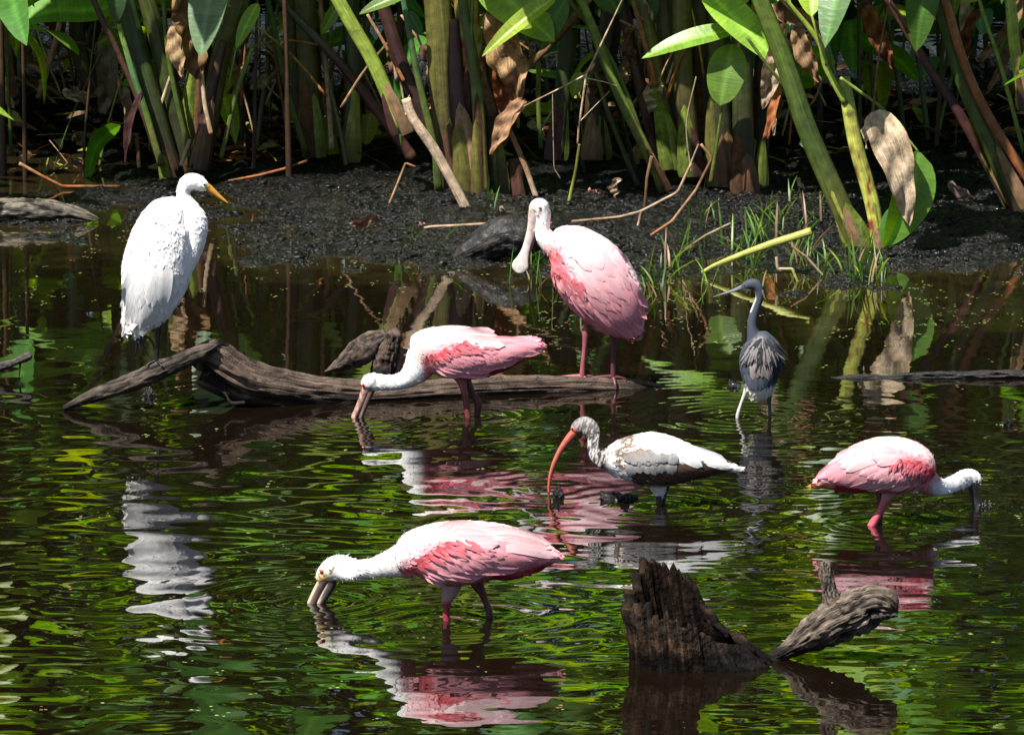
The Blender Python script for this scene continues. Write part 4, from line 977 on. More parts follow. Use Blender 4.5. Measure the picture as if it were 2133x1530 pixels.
dryleaf(c0, (130,190), (200,200), 26, Y0 - .2, PT * .9, roll=.5)
dryleaf(c0, (270,165), (190,200), 30, Y0 - .2, BR * 1.6, roll=.3)
stem(c0, [(60,135),(90,150)], 10, 12, Y0, [TN, TN], mat_=M_DRY)
stem(c0, [(120,85),(185,92)], 6, 6, Y0 + .2, [TN, BR], mat_=M_DRY, ribs=0)
dryleaf(c0, (12,160), (36,245), 24, Y0 - .25, TN, roll=.8)

# clump behind the egret
c1, Y1 = clump(390, 372, 'reed_clump', 'thick dark green reed clump directly behind the egret')
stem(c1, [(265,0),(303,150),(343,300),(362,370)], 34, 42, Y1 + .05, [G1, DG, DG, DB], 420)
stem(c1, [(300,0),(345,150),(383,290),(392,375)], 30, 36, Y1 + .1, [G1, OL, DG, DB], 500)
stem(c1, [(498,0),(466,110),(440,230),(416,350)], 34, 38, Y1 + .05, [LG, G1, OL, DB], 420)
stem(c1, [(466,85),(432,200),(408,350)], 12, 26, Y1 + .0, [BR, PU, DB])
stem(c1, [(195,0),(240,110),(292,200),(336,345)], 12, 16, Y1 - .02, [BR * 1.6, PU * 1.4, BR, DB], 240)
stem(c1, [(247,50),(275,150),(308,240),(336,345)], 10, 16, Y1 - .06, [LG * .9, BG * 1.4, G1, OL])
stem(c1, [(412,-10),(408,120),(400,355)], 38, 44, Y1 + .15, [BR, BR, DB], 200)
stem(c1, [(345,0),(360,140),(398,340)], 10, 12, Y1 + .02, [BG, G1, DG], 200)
stem(c1, [(420,140),(424,215),(440,280)], 8, 10, Y1 - .06, [PT, PT, TN], mat_=M_DRY, ribs=0)
stem(c1, [(526,100),(500,190),(460,330)], 8, 12, Y1 + .05, [LG, G1, OL], 0)
dryleaf(c1, (375,-20), (408,165), 74, Y1 - .05, c3(.24, .13, .06), wave=.2, roll=-.4)
dryleaf(c1, (366,50), (380,160), 40, Y1 - .1, c3(.42, .28, .15), roll=.5)
leaf(c1, (452,-75), (418,120), 84, Y1 - .12, c3(.16, .27, .13), curve=.05, roll=.35, fold=.12, dY=-.2)
leaf(c1, (238,-70), (241,52), 46, Y1 - .1, LFB * .6, roll=-.3)
leaf(c1, (537,8), (492,102), 32, Y1 - .05, LFL * 1.1, roll=.3, dY=-.1)
stem(c1, [(492,100),(476,180)], 4, 5, Y1 - .05, [LG, G1], ribs=0)
dryleaf(c1, (300,190), (262,345), 22, Y1 - .2, PU, roll=.8, fold=.9)
stem(c1, [(285,285),(290,350)], 8, 9, Y1 - .2, [BR * 1.5, DB], mat_=M_DRY)
stem(c1, [(396,290),(376,345)], 7, 8, Y1 - .12, [TN, PT], mat_=M_DRY)

# clump left of centre
c2, Y2 = clump(655, 335, 'reed_clump', 'narrow upright reed clump between the egret and the big clump')
stem(c2, [(637,0),(645,160),(655,325)], 36, 44, Y2, [G1 * 1.4, G1, OL, DB], 500)
stem(c2, [(553,0),(590,160),(640,325)], 9, 16, Y2 - .05, [BG * 1.3, G1, DG], 260)
stem(c2, [(672,0),(677,160),(692,310)], 9, 12, Y2 - .05, [TN, TN, PT], 160, mat_=M_DRY)
stem(c2, [(690,0),(690,120),(693,260)], 9, 9, Y2 + .1, [LM, LG, LG], 260)
stem(c2, [(605,20),(622,170),(648,325)], 22, 22, Y2 + .12, [OL * 1.5, OL, DB], 200)
stem(c2, [(563,60),(585,190),(605,325)], 5, 6, Y2 - .1, [BR * 1.3, BR], ribs=0)
stem(c2, [(520,62),(580,115),(640,172)], 7, 8, Y2 + .5, [PT * .9, PT * .9], mat_=M_DRY, ribs=0)
stem(c2, [(525,78),(585,132),(640,188)], 4, 5, Y2 + .5, [PT, TN], mat_=M_DRY, ribs=0)
stem(c2, [(612,0),(563,57),(520,115),(478,195)], 6, 8, Y2 + .3, [BR * 1.3, PT, TN, BR], mat_=M_DRY, ribs=0)
leaf(c2, (705,10), (668,72), 26, Y2 - .1, LFL)
stem(c2, [(735,0),(740,150),(728,335)], 34, 36, Y2 - .05, [G1, DG, DB], 360)
stem(c2, [(775,0),(752,130),(722,250)], 14, 14, Y2 + .1, [OL * 1.6, OL], 200)
leaf(c2, (772,236), (762,302), 46, Y2 + .15, LM * .95, roll=.3)
dryleaf(c2, (640,60), (600,110), 24, Y2 + .6, PT)
dryleaf(c2, (560,160), (520,185), 26, Y2 + .5, PT * .8)

# big central clump
c3_, Y3 = clump(965, 405, 'reed_clump', 'massive central reed clump with purple and lime sheaths')
stem(c3_, [(711,10),(775,130),(840,275)], 22, 28, Y3 - .02, [LG, LG * 1.2, LG * .9], 420)
stem(c3_, [(842,0),(868,150),(898,300),(915,400)], 11, 18, Y3 - .06, [BG, BG, G1, DG], 160)
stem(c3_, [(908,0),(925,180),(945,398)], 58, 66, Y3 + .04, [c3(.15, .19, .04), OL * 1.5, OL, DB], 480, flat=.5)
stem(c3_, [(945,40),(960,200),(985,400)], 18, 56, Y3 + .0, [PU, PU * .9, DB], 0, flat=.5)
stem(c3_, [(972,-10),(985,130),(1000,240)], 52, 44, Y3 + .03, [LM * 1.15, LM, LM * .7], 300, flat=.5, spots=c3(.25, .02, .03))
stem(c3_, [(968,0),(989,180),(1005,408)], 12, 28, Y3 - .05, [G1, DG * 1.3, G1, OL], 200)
stem(c3_, [(985,0),(982,80),(986,160)], 5, 8, Y3 - .06, [G1, G1], 160)
stem(c3_, [(795,10),(848,150),(905,300),(930,395)], 22, 30, Y3 + .06, [BR, PU * .8, DB], 200)
stem(c3_, [(765,30),(800,90),(842,170)], 6, 8, Y3 + .0, [TN, OR], mat_=M_DRY, ribs=0)
stem(c3_, [(1030,120),(1025,250),(1030,400)], 34, 40, Y3 + .1, [BR, DB, DB], 0)
stem(c3_, [(1058,262),(1090,350),(1120,420)], 10, 12, Y3 - .08, [TN * .6, TN * .8, PT], mat_=M_DRY)
stem(c3_, [(1075,330),(1082,425)], 22, 24, Y3 - .05, [BR, BR * .8], mat_=M_DRY)
dryleaf(c3_, (1025,20), (1085,215), 78, Y3 - .06, c3(.33, .20, .10), wave=.22, bend=-.05, roll=.3)
dryleaf(c3_, (1092,205), (1022,322), 40, Y3 - .1, c3(.34, .19, .10), wave=.15, roll=.5)
dryleaf(c3_, (1060,90), (1050,250), 60, Y3 - .02, OR * .5, wave=.2)
leaf(c3_, (1000,-50), (1155,88), 112, Y3 - .05, LF * c3(1.6, 1.4, 1.8), dY=-.15, roll=-.5, curve=.03, fold=.1)
leaf(c3_, (1160,-8), (1004,118), 40, Y3 - .2, LFL * 1.2, fold=.4, dY=-.1, roll=.5, curve=.05)
leaf(c3_, (1178,0), (1126,106), 50, Y3 - .12, LFD, fold=.3, roll=.3)
leaf(c3_, (845,-10), (748,30), 30, Y3 - .12, LF, roll=.6)
leaf(c3_, (850,25), (880,75), 26, Y3 + .3, LFB * .7)
stem(c3_, [(1230,-5),(1160,80),(1080,158)], 13, 16, Y3 + .3, [TN * .7, BR * 1.8, TN * .8], mat_=M_DRY)

# clump right of centre
c4, Y4 = clump(1390, 395, 'reed_clump', 'leaning olive reed clump behind the standing spoonbill')
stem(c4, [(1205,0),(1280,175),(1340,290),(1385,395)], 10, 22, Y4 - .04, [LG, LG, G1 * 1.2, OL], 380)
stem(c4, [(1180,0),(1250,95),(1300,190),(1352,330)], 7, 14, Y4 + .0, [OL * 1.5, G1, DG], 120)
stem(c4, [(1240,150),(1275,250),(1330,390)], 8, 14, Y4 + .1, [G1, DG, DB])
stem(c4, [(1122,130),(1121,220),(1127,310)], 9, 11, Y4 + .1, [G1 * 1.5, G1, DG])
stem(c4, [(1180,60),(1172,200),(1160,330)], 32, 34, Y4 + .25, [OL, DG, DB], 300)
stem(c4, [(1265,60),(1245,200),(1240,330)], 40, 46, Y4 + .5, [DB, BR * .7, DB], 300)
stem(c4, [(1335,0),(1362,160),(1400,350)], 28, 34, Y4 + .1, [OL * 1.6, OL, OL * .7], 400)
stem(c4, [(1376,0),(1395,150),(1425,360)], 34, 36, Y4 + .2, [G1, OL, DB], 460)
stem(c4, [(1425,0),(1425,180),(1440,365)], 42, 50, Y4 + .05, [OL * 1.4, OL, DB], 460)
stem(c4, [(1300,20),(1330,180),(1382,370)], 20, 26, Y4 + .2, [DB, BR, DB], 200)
stem(c4, [(1318,10),(1345,100),(1365,180)], 10, 12, Y4 + .05, [TN * .8, OR * .8], 100, mat_=M_DRY)
stem(c4, [(1296,0),(1258,80),(1222,155)], 3.5, 4.5, Y4 - .5, [PT * .7, PT], 60, ribs=0, mat_=M_DRY)
leaf(c4, (1210,150), (1192,202), 30, Y4 - .1, LFL * .9)
leaf(c4, (1250,-40), (1290,30), 60, Y4 + .1, LFD)
leaf(c4, (1330,-40), (1365,38), 50, Y4 + .1, LFB * .6)

# clump with the big green leaves
c5, Y5 = clump(1545, 400, 'reed_clump', 'reed clump bearing the large sunlit green leaves at upper right')
stem(c5, [(1500,0),(1500,180),(1512,385)], 50, 58, Y5 + .1, [OL * 1.3, DG, DB], 420)
stem(c5, [(1548,100),(1550,230),(1552,400)], 40, 52, Y5 + .05, [OL, DG, DB], 500)
stem(c5, [(1460,0),(1468,160),(1475,380)], 36, 40, Y5 + .2, [OL * 1.2, OL * .6, DB], 420)
stem(c5, [(1595,150),(1588,260),(1575,390)], 30, 36, Y5 + .3, [DB, DB, DB], 300)
stem(c5, [(1662,50),(1632,150),(1592,290)], 6, 10, Y5 + .1, [OR, TN * .8, OR], 100, mat_=M_DRY)
stem(c5, [(1650,70),(1615,190),(1598,270)], 5, 7, Y5 + .2, [TN, OR], mat_=M_DRY, ribs=0)
dryleaf(c5, (1625,180), (1600,290), 20, Y5 + .1, OR, roll=.4)
stem(c5, [(1682,147),(1710,165),(1698,205),(1682,225)], 4, 5, Y5 - .05, [TN, BR * 2], mat_=M_DRY, ribs=0)
leaf(c5, (1535,62), (1337,122), 52, Y5 - .25, LF * c3(1.7, 1.4, 1.3), roll=.75, fold=.2, curve=.06)
leaf(c5, (1466,-22), (1625,138), 76, Y5 - .3, LFL * 1.25, roll=-.45, dY=-.16, fold=.15, curve=.04)
leaf(c5, (1608,-25), (1612,112), 76, Y5 - .26, LF * 1.5, roll=-.2, fold=.2, dY=-.2)
leaf(c5, (1526,92), (1500,220), 80, Y5 - .2, LF * 1.1, roll=.1, fold=.1, curve=.05, shape=(.5, .6), dY=-.08)
leaf(c5, (1592,-40), (1604,40), 42, Y5 - .34, LFD, roll=.4)
stem(c5, [(1505,215),(1490,320),(1480,380)], 4, 9, Y5 - .15, [G1, G1, OL], ribs=0)
stem(c5, [(1450,160),(1430,260),(1440,360)], 2.5, 3, Y5 - .5, [PT * .7, PT * .7], ribs=0, mat_=M_DRY)
leaf(c5, (1560,-30), (1500,18), 60, Y5 - .1, LFL * .9, roll=.3)

# plant with the spotted lime stalk
c6, Y6 = clump(1800, 515, 'spotted_reed', 'single lime green spotted reed stalk leaning on the right bank')
stem(c6, [(1757,160),(1785,300),(1812,420),(1834,522)], 20, 30, Y6 - .02, [LG, LM, LM * 1.05, LM], 0, spots=c3(.22, .03, .02))
stem(c6, [(1645,8),(1700,85),(1725,140),(1762,215)], 6, 18, Y6 - .03, [LG * .9, LG, LG], 40)
stem(c6, [(1690,30),(1708,90),(1722,135)], 5, 8, Y6 - .04, [LM, LG], 40, ribs=0)
stem(c6, [(1714,28),(1728,100),(1745,190)], 5, 8, Y6 - .01, [BG, G1], 40, ribs=0)
stem(c6, [(1750,162),(1790,190),(1840,228),(1880,275),(1914,318)], 7, 4.5, Y6 - .1, [LG, G1 * 1.3, LG], ribs=0)
leaf(c6, (1912,316), (1842,516), 92, Y6 - .12, LF * 1.15, roll=-.35, fold=.35, curve=.05, bend=-.06)
leaf(c6, (1870,430), (1845,525), 46, Y6 - .06, LFD * 1.4, roll=.5)
stem(c6, [(1620,105),(1680,260),(1732,380),(1795,525)], 28, 44, Y6 + .06, [G1, G1 * .9, DG * 1.3, OL], 300)
stem(c6, [(1590,125),(1655,215),(1700,340),(1745,440)], 8, 8, Y6 + .1, [G1, DG, DG], 60)
leaf(c6, (1692,-55), (1690,35), 66, Y6 - .1, LFL * c3(1.3, 1.1, .7), roll=.1, dY=-.15)
leaf(c6, (1710,290), (1665,300), 36, Y6 + .15, LFB)
dryleaf(c6, (1820,232), (1893,470), 78, Y6 - .2, c3(.55, .42, .28), wave=.10, fold=.5, roll=-.25, shape=(.28, .8), bend=-.03)
dryleaf(c6, (1812,240), (1806,310), 18, Y6 - .22, c3(.6, .48, .33), wave=.2, fold=.6, roll=.8)
stem(c6, [(1852,5),(1832,110),(1817,242)], 5, 5, Y6 - .2, [BR * 2.2, BR * 2.6], 30, ribs=0, mat_=M_DRY)
stem(c6, [(1852,5),(1875,35),(1892,70)], 4, 9, Y6 + .0, [BR * 2, BR * 1.4], ribs=0, mat_=M_DRY)

# clump at the right edge
c7, Y7 = clump(2140, 440, 'reed_clump', 'reeds leaning out of the right edge with a rust coloured stem')
stem(c7, [(1970,0),(2010,130),(2060,235),(2133,355),(2200,450)], 15, 20, Y7 - .05, [OR * .9, OR, OR * .8, OR * .6], 200)
stem(c7, [(1958,15),(2000,150),(2060,300),(2133,455)], 24, 36, Y7 + .0, [DG * 1.4, DG, G1 * .8, DB], 260)
stem(c7, [(1872,40),(1930,140),(2010,250),(2105,430)], 14, 22, Y7 + .05, [PU, PU * 1.3, PU, DB], 60)
stem(c7, [(2100,-5),(2113,100),(2135,225)], 18, 24, Y7 - .1, [LG * 1.1, LM * .9, LG], 300)
stem(c7, [(2048,25),(2080,140),(2133,318)], 7, 11, Y7 - .1, [G1, LG, G1], 160)
stem(c7, [(1985,30),(2030,180),(2100,320)], 12, 14, Y7 + .1, [G1 * 1.2, DG], 160)
leaf(c7, (1938,-85), (1908,108), 70, Y7 - .1, LFD * 1.5, roll=.15, fold=.2)
leaf(c7, (1990,130), (2005,176), 30, Y7 + .1, LFD)
leaf(c7, (2080,-30), (2000,6), 26, Y7 + .1, LM)
stem(c7, [(2160,-10),(2170,200),(2175,450)], 40, 50, Y7 + .2, [G1, OL, DB], 300)

# withered leaves and sheaths caught between the stems
for i in range(64):
    q = random.Random(3000 + i); cl, yy, x0 = [(c0, Y0, 90), (c1, Y1, 380), (c2, Y2, 640), (c3_, Y3, 950), (c4, Y4, 1330), (c5, Y5, 1540), (c6, Y6, 1740), (c7, Y7, 2080)][i % 8]
    bx = x0 + q.uniform(-150, 150); by = q.uniform(-60, 190); L = q.uniform(60, 170); a = q.gauss(0, .35)
    if cl in (c6, c7): by = q.uniform(-60, 80)
    dryleaf(cl, (bx, by), (bx + L * math.sin(a), by + L * math.cos(a)), q.uniform(12, 46), yy + q.uniform(.05, .8), np.array(q.choice([OR * .6, BR * 1.5, TN * .7, BR, PT * .7, OR * .4])), wave=q.uniform(.1, .3), roll=q.uniform(-.9, .9), fold=q.uniform(.3, 1))
for i in range(90):
    q = random.Random(4000 + i); cl, yy, x0 = [(c0, Y0, 120), (c1, Y1, 400), (c2, Y2, 600), (c3_, Y3, 950), (c4, Y4, 1330), (c5, Y5, 1560)][i % 6]
    bx = x0 + q.uniform(-140, 140); by = q.uniform(0, 150); L = q.uniform(80, 220); a = q.gauss(0, .75)
    stem(cl, [(bx, by), (bx + L * .5 * math.sin(a), by + L * .5 * math.cos(a)), (bx + L * math.sin(a * .9), by + L * math.cos(a * .9))], q.uniform(2.5, 6), q.uniform(3, 8), yy + q.uniform(-.05, .9), [q.choice([PT, TN, BR * 2, LM * .7]), q.choice([PT, TN, OR])], ribs=0, mat_=M_DRY, name='dry_stem', n=10)

# ------------------------------------------------------------------ shared leaves and stalks for the crowns above the frame
def leaf_proto(L, Wd, droop, fold, colr, k):
    na, nc = 12, 6; V, U = [], []; sh = (.5, .7); pk = sh[0] / sum(sh); nm = pk ** sh[0] * (1 - pk) ** sh[1]
    for i in range(na):
        t = i / (na - 1); hw = Wd / 2 * max(t, .002) ** sh[0] * (1 - t) ** sh[1] / nm + .001
        for j in range(nc + 1):
            o = -1 + 2 * j / nc; V.append((o * hw, t * L * (1 - droop * .3 * t), -droop * t * t * L + fold * abs(o) * hw + .012 * math.sin(t * 9 + k))); U.append((t, abs(o)))
    U = np.array(U); C = np.ones((len(V), 3)) * colr; C = mixc(C, np.array(colr) * 1.6, sst(.16, .04, U[:, 1]))
    return mesh('leaf', np.array(V), gridf(nc + 1, na), M_LEAF, C, U)
LP = [leaf_proto(.52, .19, .35, .2, 1.2 * LF, 0), leaf_proto(.44, .17, .7, .3, 1.2 * LFL * .9, 1), leaf_proto(.60, .22, .2, .15, 1.2 * LF * 1.1, 2), leaf_proto(.48, .2, .9, .25, LFD * 1.5, 3),
      leaf_proto(.40, .15, .5, .4, LFB * 1.1, 4), leaf_proto(.56, .18, .6, .2, LFL * c3(1.1, 1, .7), 5)]
DP = [mesh('dead_leaf', *(lambda b: (b[0] - b[0][0], b[1]))(blade((1066, 200), (1080, 340), 60, 26, wave=.2, fold=.6, na=18)), M_DRY, np.ones((18 * 9, 3)) * c3(.32, .20, .11), None)]
def put_leaf(parent, p, azm, pitch, roll, sc, me):
    o = obj('leaf', me, parent); o.location = Vector(p) - Vector(origin(parent)); o.rotation_euler = (pitch, roll, azm); o.scale = (sc, sc, sc); return o
def stalk_proto(hgt, lean, w, colr, seed):
    n, M = 16, 8; r = random.Random(seed); V, F, C, U = [], [], [], []
    bx, by = r.uniform(-1, 1) * lean, r.uniform(-.6, .6) * lean
    for i in range(n):
        t = i / (n - 1)
        for j in range(M):
            a = 2 * math.pi * j / M; ww = w * (1 - .65 * t) * (1 + .1 * math.cos(4 * a))
            V.append((bx * t ** 1.3 + math.cos(a) * ww, by * t ** 1.3 + math.sin(a) * ww * .6, t * hgt - .1)); U.append((t, abs(2 * j / M - 1)))
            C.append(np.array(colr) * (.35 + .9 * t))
    for i in range(n - 1):
        for j in range(M): F.append((i * M + j, i * M + (j + 1) % M, (i + 1) * M + (j + 1) % M, (i + 1) * M + j))
    return mesh('stem', np.array(V), F, M_STEM, np.array(C), np.array(U)), (bx, by, hgt - .1)
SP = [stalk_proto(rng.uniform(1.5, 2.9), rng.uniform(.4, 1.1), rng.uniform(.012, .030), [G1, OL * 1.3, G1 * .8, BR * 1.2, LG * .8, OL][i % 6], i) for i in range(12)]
def crown(parent, base, n, r, hlo, hhi, seed, stalks=True, big=1.0):
    q = random.Random(seed)
    for i in range(n):
        if stalks:
            me, top = SP[q.randrange(len(SP))]; s = q.uniform(.85, 1.15) * hhi / 2.9 * q.uniform(.75, 1.0); rz = q.uniform(0, 6.28)
            bx, by = base[0] + q.uniform(-r, r) * .45, base[1] + q.uniform(-r, r) * .45
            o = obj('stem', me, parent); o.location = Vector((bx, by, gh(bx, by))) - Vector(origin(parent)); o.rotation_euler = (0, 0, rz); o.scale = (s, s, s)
            ca, sa = math.cos(rz), math.sin(rz); tip = (bx + (top[0] * ca - top[1] * sa) * s, by + (top[0] * sa + top[1] * ca) * s, gh(bx, by) + top[2] * s)
        else: tip = (base[0] + q.uniform(-r, r), base[1] + q.uniform(-r, r), q.uniform(hlo, hhi))
        for k in range(4 if stalks else 1):
            put_leaf(parent, (tip[0] + q.uniform(-.03, .03), tip[1], tip[2] - k * q.uniform(.1, .35)), q.uniform(0, 6.28), q.uniform(-.5, .9), q.uniform(-.6, .6), q.uniform(.75, 1.25) * big, LP[q.randrange(len(LP))])
for i, (c_, y_) in enumerate([(c0, Y0), (c1, Y1), (c2, Y2), (c3_, Y3), (c4, Y4), (c5, Y5), (c6, Y6), (c7, Y7)]):
    b = origin(c_); crown(c_, (b[0], b[1] + .2), 16, .6, 1.5 if i else 2.1, 2.6, 100 + i, False); crown(c_, (b[0], b[1] - .25), 7, .45, 1.4, 2.1, 130 + i, False); crown(c_, (b[0], b[1] + .7), 46, .8, 1.9, 4.3, 150 + i, False, 1.35)
for c_, x_, y_, k_ in ((c0, -1.9, 27.3, 44), (c0, -2.9, 26.8, 30), (c7, 2.6, 26.6, 40), (c2, -.9, 27.4, 26)): crown(c_, (x_, y_), k_, .7, 2.3, 4.8, 170 + k_, False, 1.35)
bl = 'dim reed plant standing in the shade behind the front clumps'
for i in range(46):
    q = random.Random(500 + i); x = -4.6 + 9.2 * ((i * .618) % 1) + q.uniform(-.2, .2); y = [27.6, 28.6, 29.8, 31.2, 32.6][i % 5] + q.uniform(-.4, .4)
    if i < 6: x = [-3.3, -3.9, -4.4, 3.3, 3.9, 4.5][i]; y = [25.6, 26.3, 25.0, 25.6, 26.4, 25.0][i]
    r_ = root('reed_plant', (x, y, gh(x, y)), bl if i >= 6 else 'reed plant just outside the edge of the view', 'plant', 'reeds in the shade behind' if i >= 6 else 'reeds beside the view')
    crown(r_, (x, y), q.randint(3, 4), .7, 1.4, q.uniform(2.2, 3.2), 900 + i)

# ------------------------------------------------------------------ wood beyond the reeds: one dark mass of foliage
def woodland():
    r = np.random.RandomState(3); V = []; n = 0; C = []
    for i in range(360):
        x, y = r.uniform(-20, 20), r.uniform(33.5, 42); z = r.uniform(.8, 10.5); R = r.uniform(.9, 1.9)
        if i >= 270: x, y = r.uniform(-9, 9), r.uniform(33, 35.5); z = r.uniform(.3, 3.2); R = r.uniform(.8, 1.3)
        elif i >= 150: x, y = r.uniform(-9, 6), r.uniform(27.3, 34); z = r.uniform(3.9, 7.5); R = r.uniform(.7, 1.2)      # unseen boughs over the reeds, added to shade the ground behind
        k = 190; d = r.normal(0, 1, (k, 3)); d /= np.linalg.norm(d, axis=1)[:, None]; p = np.array([x, y, z]) + d * R * r.uniform(.5, 1, (k, 1)) * np.array([1.25, 1, .8])
        a = r.normal(0, 1, (k, 3)); a /= np.linalg.norm(a, axis=1)[:, None]; b = np.cross(a, d + .3 * r.normal(0, 1, (k, 3))); b /= np.linalg.norm(b, axis=1)[:, None] + 1e-9
        L = r.uniform(.14, .30, (k, 1)); w_ = L * .38
        V.append(np.stack([p - a * L, p + b * w_, p + a * L, p - b * w_], 1).reshape(-1, 3)); c = np.array([.05, .105, .02]) * r.uniform(.6, 1.6); C.append(np.ones((k * 4, 3)) * c * r.uniform(.8, 1.2, (k, 1)).repeat(4, 0))
    V = np.vstack(V); C = np.vstack(C); V[:, 2] = np.maximum(V[:, 2], .3)
    o = obj('woodland', mesh('woodland', V, np.arange(len(V)).reshape(-1, 4), M_WOODS, C, smooth=False))
    tag(o, 'dense dark green wood closing off the far bank', 'woodland', kind='stuff')
woodland()

# ------------------------------------------------------------------ loose stalks, twigs and leaves on the bank
def twig(name, label, pts, w0, w1, cols, Y=None, m=None, flat=.8, kink=True, branches=(), n=30):
    if Y is None: Y = G(*pts[-1])[1]
    v, f, uv = strip(pts, w0, w1, Y, flat, n, 10, 3 if w0 > 8 else 0, kink)
    o = add_c(name, v, f, m or M_DRY, ramp(cols, uv[:, 0]), label, 'twig' if 'twig' in name else 'stalk', uv=uv)
    for b in branches:
        v, f, uv = strip(b[0], b[1], b[2], Y, .8, 16, 8, 0, True); add('branch', v, f, M_DRY, ramp(cols, uv[:, 0]), o, uv)
    return o
twig('broken_reed', 'pale broken dry reed leaning on the mud below the central clump', [(846,205),(860,245),(905,312),(940,375),(972,438)], 20, 22, [PT * .9, PT, PT * .85, PT], G(968, 436)[1], kink=False,
     branches=[([(848,240),(846,215),(853,198)], 10, 1), ([(866,255),(858,238),(853,228)], 6, 1)])
twig('purple_stalk', 'long purple stalk slanting down from upper left to the broken reed', [(560,-20),(640,60),(711,135),(790,235),(862,335)], 12, 27, [c3(.09, .10, .07), c3(.10, .09, .07), PU * 1.6, PU * 1.9, PU], G(868, 345)[1] + .02, M_STEM, kink=False)
twig('forked_twig', 'thin pale forked twig hanging before the reeds at top centre', [(1222,153),(1215,200),(1206,262),(1203,300)], 5, 4, [PT, PT, TN], Y4 - .5,
     branches=[([(1222,155),(1190,172),(1155,190),(1090,222)], 4, 2), ([(1222,163),(1255,170),(1288,180)], 2.5, 2), ([(1206,255),(1245,215),(1270,190)], 2.5, 1.6)])
twig('bent_twig', 'short bent tan twig stuck in the mud left of the broken reed', [(866,348),(845,340),(835,365),(811,424)], 5, 5, [BR * 2, TN, TN])
twig('long_twig', 'long straight pale twig lying on the mud towards the spoonbill', [(820,486),(900,472),(1000,467),(1030,464)], 5, 6, [PT, PT * .9, TN], G(900, 478)[1])
twig('forked_stalk', 'forked dry stalk lying on the bank behind the standing spoonbill', [(1140,466),(1290,452),(1335,440),(1412,400),(1440,340)], 5, 6, [PT * .7, TN, PT * .8, PT * .7, TN], G(1290, 468)[1],
     branches=[([(1336,438),(1330,465),(1320,495)], 6, 4), ([(1320,495),(1340,527)], 4, 3), ([(1320,497),(1290,510)], 3, 3)])
twig('slanting_stalk', 'tan stalk slanting up to the right through the grass', [(1355,490),(1400,460),(1450,395),(1483,330),(1460,300)], 5, 6, [OR * 1.4, TN, TN, BR * 2, TN * .8], G(1360, 492)[1])
twig('leaning_stalk', 'thin pale stalk leaning left in front of the olive clump', [(1455,300),(1437,345),(1416,395)], 3, 5, [PT * .5, PT, PT], G(1420, 455)[1])
twig('yellow_reed', 'yellow green fallen reed slanting across the grassy right shore', [(1462,568),(1500,548),(1600,510),(1690,482)], 9, 18, [LM * 1.2, LM * 1.15, LM * 1.1, LM * .8], G(1470, 566)[1], M_STEM, kink=False)
twig('thin_stalk', 'thin straw across the mud in the grassy shore', [(1425,520),(1470,490),(1522,465)], 4, 5, [BR * 2, PT * .6, PT * .6], G(1430, 525)[1])
twig('reddish_twig', 'reddish twig lying flat on the mud right of the egret', [(475,377),(540,365),(590,352),(640,335)], 5, 6, [BR * 2, OR * 1.1, OR, BR], G(480, 380)[1])
twig('water_twig', 'bent reddish twig lying in the shallow water at far left', [(40,340),(90,368),(130,388),(180,388),(250,388)], 7, 5, [TN, OR * .9, OR, BR * 2, BR * 2], G(120, 396)[1])
twig('black_twig', 'small black twig sticking from the shallows left of the egret', [(188,371),(200,356),(211,342)], 5, 4, [DB, DB, DB], G(188, 373)[1], M_WET)
twig('crooked_stalk', 'crooked tan stalk at the water edge right of the grass', [(1617,535),(1620,560),(1650,560),(1664,592)], 6, 6, [PT * .8, PT, LM, LM * .8], G(1660, 590)[1])
twig('shore_stalk', 'straw coloured stalk crossing the shore below the spotted reed', [(1648,512),(1680,535),(1720,580)], 5, 4, [OR, PT * .7, PT], G(1700, 582)[1])
twig('upright_twig', 'short brown twig standing in the mud behind the spoonbill back', [(1358,325),(1348,370),(1342,440)], 8, 5, [TN * .8, BR * 2, BR], G(1342, 442)[1])
twig('grey_twig', 'fine grey twig hanging above the root by the spoonbill', [(1151,195),(1152,260),(1154,350),(1168,373)], 2.2, 2, [PT * .6, PT * .6, TN], Y4 - .4)
twig('thin_reed', 'thin green brown reed standing behind the spoonbill head', [(1207,300),(1200,350),(1185,420)], 6, 7, [OL * 1.5, OL, LM * .8], G(1185, 424)[1], M_STEM)

def fallen(label, base, tip, w, colr, lift=4, m=None, name='fallen_leaf', **k):
    p = G((base[0] + tip[0]) / 2, max(base[1], tip[1]) + lift); k.setdefault('wave', .15); k.setdefault('fold', .4); k.setdefault('roll', .6)
    v, f, uv = blade(base, tip, w, p[1], **k); C = np.ones((len(v), 3)) * colr; return add_c(name, v, f, m or M_DRY, C, label, 'leaf', uv=uv)
fallen('rusty brown dead leaf flat on the mud left of the broken reed', (730,468), (790,448), 22, c3(.26, .13, .075))
fallen('crumpled grey brown dead leaf on top of the wet root', (1040,432), (1090,452), 24, c3(.34, .25, .19), roll=.9)
fallen('tiny pink curled leaf on the mud by the long twig', (866,474), (884,464), 14, c3(.5, .28, .22), wave=.4)
fallen('dark green wet leaf floating by the half buried log', (175,468), (206,462), 14, LF, 2, M_LEAF)
fallen('pale yellow fallen leaf in the gap behind the central clump', (1085,225), (1195,225), 48, LM * 1.1, 30, M_LEAF, roll=.5)
fallen('pale broad dead leaf on the dark mud at right', (1975,380), (2030,412), 26, c3(.30, .21, .16))
fallen('small brown curled leaf on the mud behind the standing spoonbill', (1225,395), (1248,402), 12, c3(.5, .25, .18), wave=.4)
fallen('torn dry leaf hanging low behind the spoonbill back', (1285,370), (1280,415), 22, c3(.40, .27, .18), wave=.4)
fallen('bright tan scrap of leaf in the shade behind the leaning green stem', (1636,352), (1662,335), 16, PT * .9)
